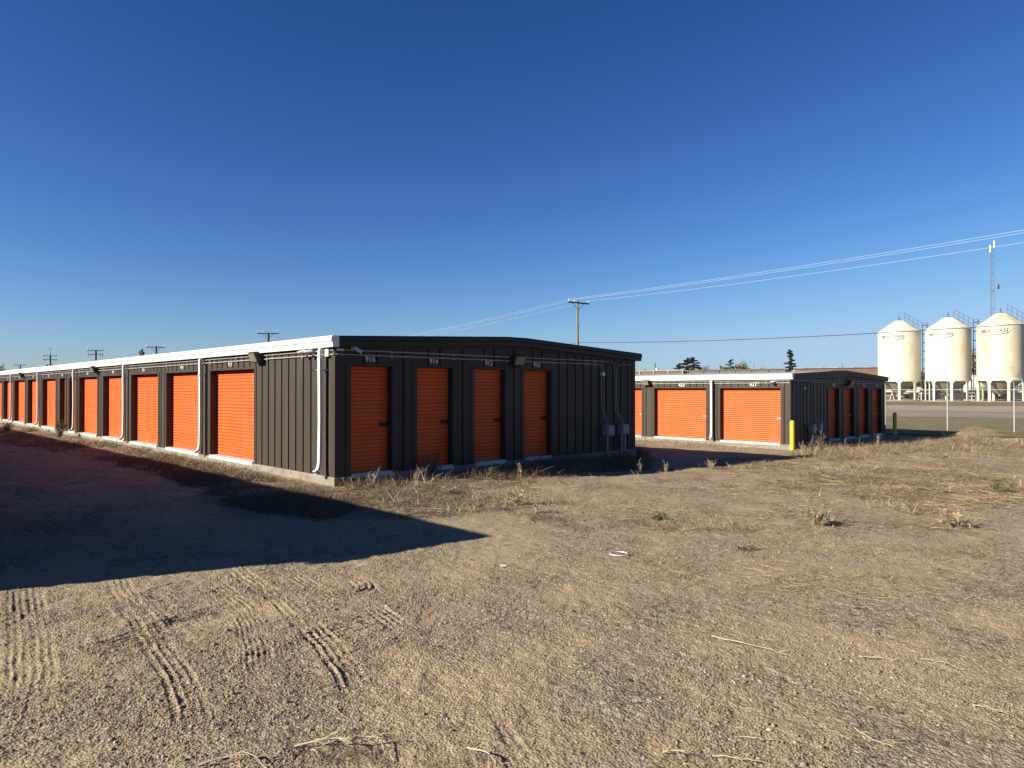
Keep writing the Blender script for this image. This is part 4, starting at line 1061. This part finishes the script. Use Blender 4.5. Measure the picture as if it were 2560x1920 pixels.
def poly_sample(poly, n):
    poly = np.array(poly, float); lo = poly.min(0); hi = poly.max(0); out = []
    got = 0
    while got < n:
        p = rng.uniform(lo, hi, (n * 2, 2)); ins = np.zeros(len(p), bool); j = len(poly) - 1
        for i in range(len(poly)):
            xi, yi = poly[i]; xj, yj = poly[j]
            c = ((yi > p[:, 1]) != (yj > p[:, 1])) & (p[:, 0] < (xj - xi) * (p[:, 1] - yi) / (yj - yi + 1e-9) + xi)
            ins ^= c; j = i
        out.append(p[ins]); got += ins.sum()
    return np.concatenate(out)[:n]
class Weeds:
    def __init__(s): s.V = []; s.F = []; s.o = 0
    def add(s, V, Fc): s.V.append(V); s.F.append(Fc + s.o); s.o += len(V)
    def tufts(s, x, y, per, rad, h, spread, w, flat=0.0):
        n = len(x); X = np.repeat(x, per) + rng.normal(size=n * per) * rad; Y = np.repeat(y, per) + rng.normal(size=n * per) * rad
        Z = H(X, Y) - .004; hs = np.repeat(.5 + rng.random(n), per) * h * (.45 + .8 * rng.random(n * per))
        D = np.stack([rng.normal(size=n * per) * spread, rng.normal(size=n * per) * spread, np.full(n * per, 1 - flat)], 1)
        if flat > 0: Z = Z + .008 + .03 * rng.random(n * per) * np.clip(h * 5, 0, 1)
        bend = np.stack([rng.normal(size=n * per) * .35, rng.normal(size=n * per) * .35, -np.abs(rng.normal(size=n * per)) * .25 * (1 - flat)], 1)
        s.add(*stems_mesh(np.stack([X, Y, Z], 1), D, hs, bend, w * (.6 + .8 * rng.random(n * per))))
    def out(s, name, m, label, cat):
        o = mesh_np(name, np.concatenate(s.V), np.concatenate(s.F), m); return tag(o, label, cat, kind='stuff')
def masked(poly, n, thr, sc_=.9, seed=51):
    p = poly_sample(poly, n * 3); X, Y = ground_px(p[:, 0], p[:, 1])
    d = fbm(X * sc_, Y * sc_, seed, 4) + .15 * rng.normal(size=len(X))
    k = d > thr; return X[k][:n], Y[k][:n]
front = [(640, 1185), (850, 1222), (1000, 1205), (1330, 1188), (1330, 1245), (1290, 1275), (1000, 1300), (860, 1268), (600, 1215)]
wallband = [(0, 1062), (100, 1072), (300, 1102), (640, 1172), (640, 1200), (400, 1160), (0, 1100)]
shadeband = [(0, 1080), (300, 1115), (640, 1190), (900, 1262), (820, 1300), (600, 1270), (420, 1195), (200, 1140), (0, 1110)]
endband = [(860, 1206), (1100, 1190), (1590, 1142), (1640, 1150), (1620, 1172), (1300, 1195), (1100, 1208), (880, 1222)]
mid = [(1280, 1200), (1620, 1175), (2000, 1150), (2560, 1120), (2560, 1320), (2100, 1330), (1700, 1330), (1400, 1320), (1280, 1290)]
right = [(1750, 1150), (2050, 1142), (2560, 1106), (2560, 1275), (2300, 1290), (2150, 1250), (1850, 1200)]
b2front = [(1590, 1100), (1970, 1116), (1975, 1135), (1590, 1118)]
b2end = [(1985, 1120), (2200, 1106), (2430, 1096), (2560, 1100), (2560, 1122), (2300, 1130), (2100, 1152), (1985, 1140)]
lower = [(1500, 1330), (2560, 1310), (2560, 1500), (1700, 1480)]
whole = [(900, 1330), (1300, 1300), (2560, 1300), (2560, 1915), (10, 1915), (10, 1700), (700, 1500)]
W1 = Weeds()
mound = [(2400, 1090), (2430, 1078), (2470, 1080), (2480, 1092), (2410, 1096)]
for poly, n, thr, per, rad, h, sp_, w in (
        (front, 450, .15, 16, .07, .1, .95, .0021), (wallband, 600, .0, 9, .07, .13, .7, .003), (endband, 330, .1, 8, .05, .2, .45, .0024),
        (mid, 380, .36, 20, .09, .09, 1.0, .0023), (right, 900, .28, 20, .11, .11, 1.0, .003), (b2end, 1500, -.1, 10, .09, .2, .65, .0036), (b2front, 600, -.1, 8, .1, .15, .6, .0035),
        (lower, 220, .3, 14, .06, .08, 1.0, .0018), (mound, 200, -.5, 12, .1, .22, .8, .0035)):
    X, Y = masked(poly, n, thr); W1.tufts(X, Y, per, rad, h, sp_, w)
for poly, n, thr, h, w in ((front, 3600, .0, .22, .002), (mid, 2300, .24, .24, .0026), (right, 4000, .18, .3, .0036), (wallband, 2200, -.2, .2, .003), (b2end, 3000, -.2, .25, .004), (lower, 1000, .15, .16, .0018), (whole, 700, .1, .07, .0012), (mound, 300, -.5, .4, .004)):
    X, Y = masked(poly, n, thr, 1.1, 61); W1.tufts(X, Y, 1, .02, h, 1.0, w, flat=.93)
W1.out('dry_weeds', M['straw'], 'dry straw coloured weeds and litter matted over the yard', 'dry weeds')
W2 = Weeds()
base2 = [(1330, 1158), (1592, 1130), (1625, 1150), (1600, 1166), (1340, 1182)]
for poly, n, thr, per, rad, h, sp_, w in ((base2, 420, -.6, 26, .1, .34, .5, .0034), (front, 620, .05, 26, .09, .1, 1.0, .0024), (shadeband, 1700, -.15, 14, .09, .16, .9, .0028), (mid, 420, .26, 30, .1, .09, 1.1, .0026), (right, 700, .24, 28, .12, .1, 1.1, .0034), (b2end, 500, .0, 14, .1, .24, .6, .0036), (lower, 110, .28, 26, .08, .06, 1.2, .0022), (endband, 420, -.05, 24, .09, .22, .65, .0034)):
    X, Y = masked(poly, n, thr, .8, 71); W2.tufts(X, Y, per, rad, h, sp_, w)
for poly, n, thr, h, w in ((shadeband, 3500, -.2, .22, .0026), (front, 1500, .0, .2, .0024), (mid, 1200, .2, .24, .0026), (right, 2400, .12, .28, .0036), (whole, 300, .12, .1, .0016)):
    X, Y = masked(poly, n, thr, 1.3, 81); W2.tufts(X, Y, 1, .02, h, 1.0, w, flat=.93)
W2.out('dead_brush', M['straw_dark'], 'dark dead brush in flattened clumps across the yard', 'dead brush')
WB = Weeds()                                        # sparse bright upright stalks
for poly, n, h, w in ((front, 80, .17, .0026), (endband, 60, .22, .003), (mid, 35, .13, .0026), (right, 60, .16, .0036), (b2end, 100, .28, .0045)):
    X, Y = masked(poly, n, .05, .8, 33); WB.tufts(X, Y, 4, .02, h, .4, w)
WB.out('bright_stalks', M['brightstraw'], 'sparse bright upright straw stalks paler than the rest', 'dry stalks')
W3 = Weeds()
for poly, n, thr, per, rad, h, sp_, w in ((front, 160, .12, 26, .07, .09, .9, .0028), (right, 170, .22, 26, .09, .12, .8, .0035), (wallband, 60, .1, 24, .1, .22, .6, .006), (b2end, 90, .2, 20, .1, .22, .6, .005), (mid, 50, .3, 24, .06, .06, 1., .003)):
    X, Y = masked(poly, n, thr, .7, 91); W3.tufts(X, Y, per, rad, h, sp_, w)
W3.out('low_weeds', M['greenweed'], 'low grey green weeds among the straw', 'weeds')
# verge grass
n = 26000; q = rng.uniform(36, 55.5, n); s_ = rng.uniform(8, 75, n); X = q * .375 + s_ * .927; Y = q * .927 - s_ * .375
W4 = Weeds(); W4.tufts(X, Y, 3, .08, .09, .6, .006); W4.out('verge_grass', M['grass'], 'short tired grass on the verge before the road', 'grass')

# ---- single plants and stalks
def plant(px, py, h, label, m='straw', branches=9, twigs=7, spread=.5, leaf=0, w=.003, seed=0, name='weed', cat='weed', group=None):
    X, Y, _ = Gp(px, py); z = h1(X, Y); e = empty(name, (X, Y, z), 0, label, cat, group)
    r = np.random.default_rng(seed + 100); mb = MB(); tips = []
    for i in range(branches):
        a = r.random() * 6.283; sp_ = spread * (.2 + .9 * r.random()); L = h * (.55 + .5 * r.random())
        d = Vector((math.cos(a) * sp_, math.sin(a) * sp_, 1)).normalized(); p0 = Vector((r.normal() * .015, r.normal() * .015, -.02))
        p1 = p0 + d * L * .5; p2 = p1 + (d + Vector((r.normal() * .15, r.normal() * .15, .1))).normalized() * L * .5
        mb.tube([p0, p1, p2], w, 4, r1=w * .5, cap=False)
        for _ in range(twigs):
            q = p0.lerp(p1, r.random()) if r.random() < .4 else p1.lerp(p2, r.random()); dd = (d + Vector(r.normal(size=3) * .7)).normalized(); t = q + dd * h * .16 * (.4 + r.random())
            mb.tube([q, t], w * .55, 3, r1=w * .3, cap=False); tips += [q, t, q.lerp(t, .5)]
    mb.build('stem', M['stalk'] if m == 'straw' else M['straw_dark'], e)
    if leaf:
        tp = np.array([tuple(t) for t in tips]); idx = r.integers(0, len(tp), leaf); C = tp[idx] + r.normal(size=(leaf, 3)) * .012
        s = .011 * (.5 + r.random(leaf)) * (1 + h); t1 = r.normal(size=(leaf, 3)); t2 = r.normal(size=(leaf, 3))
        tri = np.stack([C - t1 * s[:, None] * .5, C + t1 * s[:, None] * .5, C + t2 * s[:, None]], 1).reshape(-1, 3)
        mesh_np('foliage', tri, np.arange(leaf * 3).reshape(-1, 3), M[m], e)
    return e
G1 = 'weeds growing along the storage buildings'
plant(932, 1212, .36, 'branching dry weed in front of the nearest end door, numbered 916', 'straw', 10, 9, .6, 60, .0028, 1, group=G1)
plant(868, 1214, .2, 'small pale weed at the near corner of the foundation', 'greenweed', 8, 8, .7, 160, .002, 2, group=G1)
plant(1042, 1216, .38, 'pale straw grass tuft between the doors numbered 916 and 914', 'straw', 26, 2, .35, 120, .0022, 3, group=G1)
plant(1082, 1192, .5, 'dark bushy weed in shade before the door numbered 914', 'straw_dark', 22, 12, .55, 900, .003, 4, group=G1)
plant(1230, 1200, .3, 'olive tuft in front of the door numbered 912', 'greenweed', 18, 5, .4, 220, .0025, 5, group=G1)
plant(1296, 1196, .55, 'single tall curved dry stalk left of the door numbered 910', 'straw', 2, 6, .15, 40, .004, 6, group=G1)
plant(1420, 1180, .3, 'low dark weed at the shadow edge below the ribbed end wall', 'straw_dark', 16, 9, .8, 500, .0025, 7, group=G1)
plant(1600, 1182, .42, 'thin upright stalk at the shadow edge right of the near building', 'straw', 3, 5, .12, 40, .004, 8, group=G1)
plant(1778, 1172, .26, 'feathery pale grass clump at the tip of the near building shadow', 'straw', 30, 4, .9, 160, .003, 9, group=G1)
plant(1664, 1180, .3, 'short upright dry stalks left of the feathery clump', 'straw', 5, 5, .25, 50, .003, 10, group=G1)
plant(150, 1094, .62, 'green bushy weed against the sunny wall of the near building', 'green', 26, 10, .5, 1500, .004, 11, group=G1)
plant(20, 1078, .5, 'green weed clump at the far left foot of the doors', 'green', 24, 10, .8, 1300, .004, 12, group=G1)
plant(650, 1176, .16, 'flat green brown weed at the foot of the ribbed wall before the first orange door', 'greenweed', 30, 8, 1.6, 900, .002, 13, group=G1)
plant(2028, 1138, .62, 'tall seedy weed left of the pair below the far meter boxes', 'greenweed', 8, 9, .3, 260, .005, 14, group=G1)
plant(2052, 1132, .85, 'tallest leaning seedy weed under the far meter boxes', 'straw_dark', 9, 10, .3, 420, .005, 15, group=G1)
plant(2006, 1136, .5, 'seedy weed just right of the bright bollard', 'straw', 7, 10, .3, 400, .005, 16, group=G1)
plant(2192, 1118, .55, 'bent dry stalk near the far end of the smaller building', 'straw', 3, 8, .4, 90, .006, 17, group=G1)
plant(1120, 1238, .25, 'tangled straw weed clump at the tip of the dark hollow', 'straw', 26, 9, 1.1, 500, .003, 18, group='dried weeds standing in the open yard')
plant(1340, 1282, .28, 'knee high wiry dry weed left of centre in the yard', 'straw', 9, 9, .5, 90, .0025, 19, group='dried weeds standing in the open yard')
plant(1290, 1262, .36, 'reddish wiry weed beyond the big shadow point', 'straw', 16, 12, .8, 260, .0024, 20, group='dried weeds standing in the open yard')
plant(2045, 1312, .28, 'broad pale tumbleweed left in the right half of the yard', 'straw', 34, 10, 1.3, 900, .0026, 21, group='dried weeds standing in the open yard')
plant(2385, 1322, .26, 'tangled flattened tumbleweed in the right half of the yard', 'straw', 34, 10, 1.6, 900, .0026, 22, group='dried weeds standing in the open yard')
plant(2500, 1235, .3, 'greenish bushy weed near the right edge', 'greenweed', 24, 10, 1.2, 900, .0028, 23, group='dried weeds standing in the open yard')
plant(1640, 1295, .12, 'low flat olive weed in the middle of the yard', 'greenweed', 22, 8, 1.6, 500, .002, 24, group='dried weeds standing in the open yard')
plant(1865, 1372, .1, 'low reddish flattened weed right of the white ring', 'straw_dark', 30, 10, 2.2, 500, .002, 25, group='dried weeds standing in the open yard')

def stalk(pts_px, label, r=.004, tw=5, seed=0, arch=.03, forks=()):
    P = [Gp(*p) for p in pts_px]; x0, y0, z0 = P[0]; z0 = h1(x0, y0)
    e = empty('dry_stalk', (x0, y0, z0), 0, label, 'dry stalk', 'pale dry stalks lying on the dirt'); mb = MB(); rnd = random.Random(seed)
    K = 10; pts = []
    for i in range(K + 1):
        t = i / K * (len(P) - 1); k = min(int(t), len(P) - 2); f = t - k
        x = P[k][0] * (1 - f) + P[k + 1][0] * f + rnd.uniform(-.006, .006); y = P[k][1] * (1 - f) + P[k + 1][1] * f + rnd.uniform(-.006, .006)
        pts.append(Vector((x - x0, y - y0, h1(x, y) - z0 + r + arch * math.sin(math.pi * i / K) + .003)))
    mb.tube(pts, r, 6, r1=r * .45); mb.build('stem', M['stalk'], e)
    if tw:
        mb = MB()
        for _ in range(tw):
            k = rnd.randrange(2, K); d = (pts[k] - pts[k - 1]).normalized(); s = Vector((-d.y, d.x, 0)) * rnd.choice((-1, 1)) * rnd.uniform(.4, 1); L = rnd.uniform(.04, .13)
            q = pts[k] + (d + s).normalized() * L + Vector((0, 0, rnd.uniform(-.005, .03))); mb.tube([pts[k], pts[k].lerp(q, .5) + Vector((0, 0, .006)), q], r * .5, 5, r1=r * .2)
        mb.build('twig', M['stalk'], e)
stalk([(1780, 1588), (1860, 1610), (1965, 1630)], 'long pale stalk lying right of centre in the open dirt', .005, 3, 1, .012)
stalk([(2145, 1636), (2190, 1642), (2232, 1650)], 'short doubled pale stalk right of the long one', .004, 2, 2, .01)
stalk([(2300, 1640), (2350, 1655), (2405, 1670)], 'thin pale stalk lying toward the right edge', .003, 2, 3, .01)
stalk([(2428, 1762), (2480, 1778), (2532, 1790)], 'pale stalk lying near the right edge lower down', .0035, 4, 4, .012)
stalk([(1846, 1842), (1900, 1848), (1952, 1852)], 'straight pale stalk near the bottom, left of the slanting one', .0035, 1, 5, .008)
stalk([(2132, 1820), (2180, 1856), (2245, 1880)], 'slanting pale stalk with tiny twigs near the bottom right', .0032, 7, 6, .012)
stalk([(1780, 1890), (1850, 1908), (1930, 1919)], 'pale stalk cut by the bottom edge right of centre', .004, 5, 7, .012)
stalk([(1170, 1876), (1220, 1900), (1258, 1925)], 'thick forked pale stalk at the bottom centre', .005, 5, 8, .02)
stalk([(738, 1868), (800, 1868), (880, 1876), (950, 1862), (985, 1905)], 'arched pale branching stalk at the bottom left of centre', .0055, 14, 9, .05)
stalk([(780, 1872), (800, 1898)], 'short pale fork hanging from the arched stalk', .004, 1, 10, .01)
stalk([(500, 1915), (570, 1905), (620, 1898), (672, 1925)], 'pale branching stalk cut by the bottom edge at left', .0045, 8, 11, .03)
stalk([(1655, 1885), (1690, 1890), (1715, 1922)], 'small crooked pale stalk at the bottom right of centre', .004, 6, 12, .02)
stalk([(2500, 1242), (2420, 1228)], 'pale bent stalk in the weeds near the right edge', .007, 2, 13, .03)
X, Y, _ = Gp(880, 1890)
Wc = Weeds(); n = 90; Wc.tufts(X + rng.normal(size=n) * .13, Y + rng.normal(size=n) * .05, 10, .02, .06, 1.2, .0008)
X2, Y2, _ = Gp(1150, 1915); Wc.tufts(X2 + rng.normal(size=40) * .1, Y2 + rng.normal(size=40) * .03, 8, .02, .04, 1.3, .0008)
X2, Y2, _ = Gp(1700, 1912); Wc.tufts(X2 + rng.normal(size=40) * .1, Y2 + rng.normal(size=40) * .04, 8, .02, .05, 1.2, .0007)
Wc.out('grass_tangle', M['straw'], 'tangle of fine dry grass at the bottom edge', 'dry grass')
# white ring and scrap
X, Y, _ = Gp(1546, 1386); e = MB(); K = 40
e.tube([(.093 * math.cos(2 * math.pi * i / K), .093 * math.sin(2 * math.pi * i / K), 0) for i in range(K + 1)], .0055, 8, cap=False)
tag(e.build('plastic_ring', M['plastic'], None, loc=(X, Y, h1(X, Y) + .012)), 'thin white plastic ring lying on the dirt in the middle of the yard', 'ring')
X, Y, _ = Gp(1259, 1417); e = MB(); e.hexa([(-.035, -.012, 0), (.03, -.018, .004), (.035, .012, .002), (-.03, .015, .006), (-.035, -.012, .004), (.03, -.018, .012), (.035, .012, .01), (-.03, .015, .014)])
tag(e.build('paper_scrap', M['plastic'], None, loc=(X, Y, h1(X, Y) + .003)), 'small white scrap on the dirt left of the white ring', 'scrap')

# ---------------------------------------------------------------- light, sky, camera
w = bpy.data.worlds.new('World'); sc.world = w; w.use_nodes = True
nt = w.node_tree; sky = nt.nodes.new('ShaderNodeTexSky'); sky.sky_type = 'NISHITA'; sky.sun_disc = False
sky.sun_elevation = SEL; sun_az = SAZ + math.pi     # compass azimuth (clockwise from +Y) of the sun
sky.sun_rotation = sun_az
sky.altitude = 600; sky.air_density = 1.0; sky.dust_density = .35; sky.ozone_density = 2.6
EXPO = 1.25
sp_n = nt.nodes.new('ShaderNodeSeparateColor'); cb_n = nt.nodes.new('ShaderNodeCombineColor'); nt.links.new(sky.outputs[0], sp_n.inputs[0])
for i, (gm, kk) in enumerate(((1.72, 2.45), (1.47, 1.93), (1.32, 2.18))):     # clear dry autumn air: deeper, bluer than the default sky
    a = nt.nodes.new('ShaderNodeMath'); a.operation = 'MULTIPLY'; a.inputs[1].default_value = .05 * 2 ** .6
    b = nt.nodes.new('ShaderNodeMath'); b.operation = 'SMOOTH_MIN'; b.inputs[1].default_value = (.37, .46, .5)[i]; b.inputs[2].default_value = .22
    c = nt.nodes.new('ShaderNodeMath'); c.operation = 'POWER'; c.inputs[1].default_value = gm
    d = nt.nodes.new('ShaderNodeMath'); d.operation = 'MULTIPLY'; d.inputs[1].default_value = kk / 2 ** EXPO / .1
    nt.links.new(sp_n.outputs[i], a.inputs[0]); nt.links.new(a.outputs[0], b.inputs[0]); nt.links.new(b.outputs[0], c.inputs[0]); nt.links.new(c.outputs[0], d.inputs[0]); nt.links.new(d.outputs[0], cb_n.inputs[i])
nt.links.new(cb_n.outputs[0], nt.nodes['Background'].inputs[0]); nt.nodes['Background'].inputs[1].default_value = .1
ld = bpy.data.lights.new('sun', 'SUN'); ld.energy = 5.0; ld.angle = R(.53); ld.color = (1, .9, .76)
lo = bpy.data.objects.new('sun', ld); link(lo)
dsun = Vector((math.sin(sun_az) * math.cos(SEL), math.cos(sun_az) * math.cos(SEL), math.sin(SEL)))
lo.rotation_euler = dsun.to_track_quat('Z', 'Y').to_euler(); lo.location = dsun * 50
cd = bpy.data.cameras.new('camera'); cam = bpy.data.objects.new('camera', cd); link(cam)
cam.location = (0, 0, CAMH); cd.sensor_width = 36; cd.lens = 36 * F / 2560; cd.clip_start = .05; cd.clip_end = 6000
cam.rotation_euler = (R(90) + math.atan((HY - 960) / F), 0, 0)
sc.camera = cam
sc.view_settings.view_transform = 'Standard'; sc.view_settings.look = 'None'; sc.view_settings.gamma = 1; sc.view_settings.exposure = 1.25
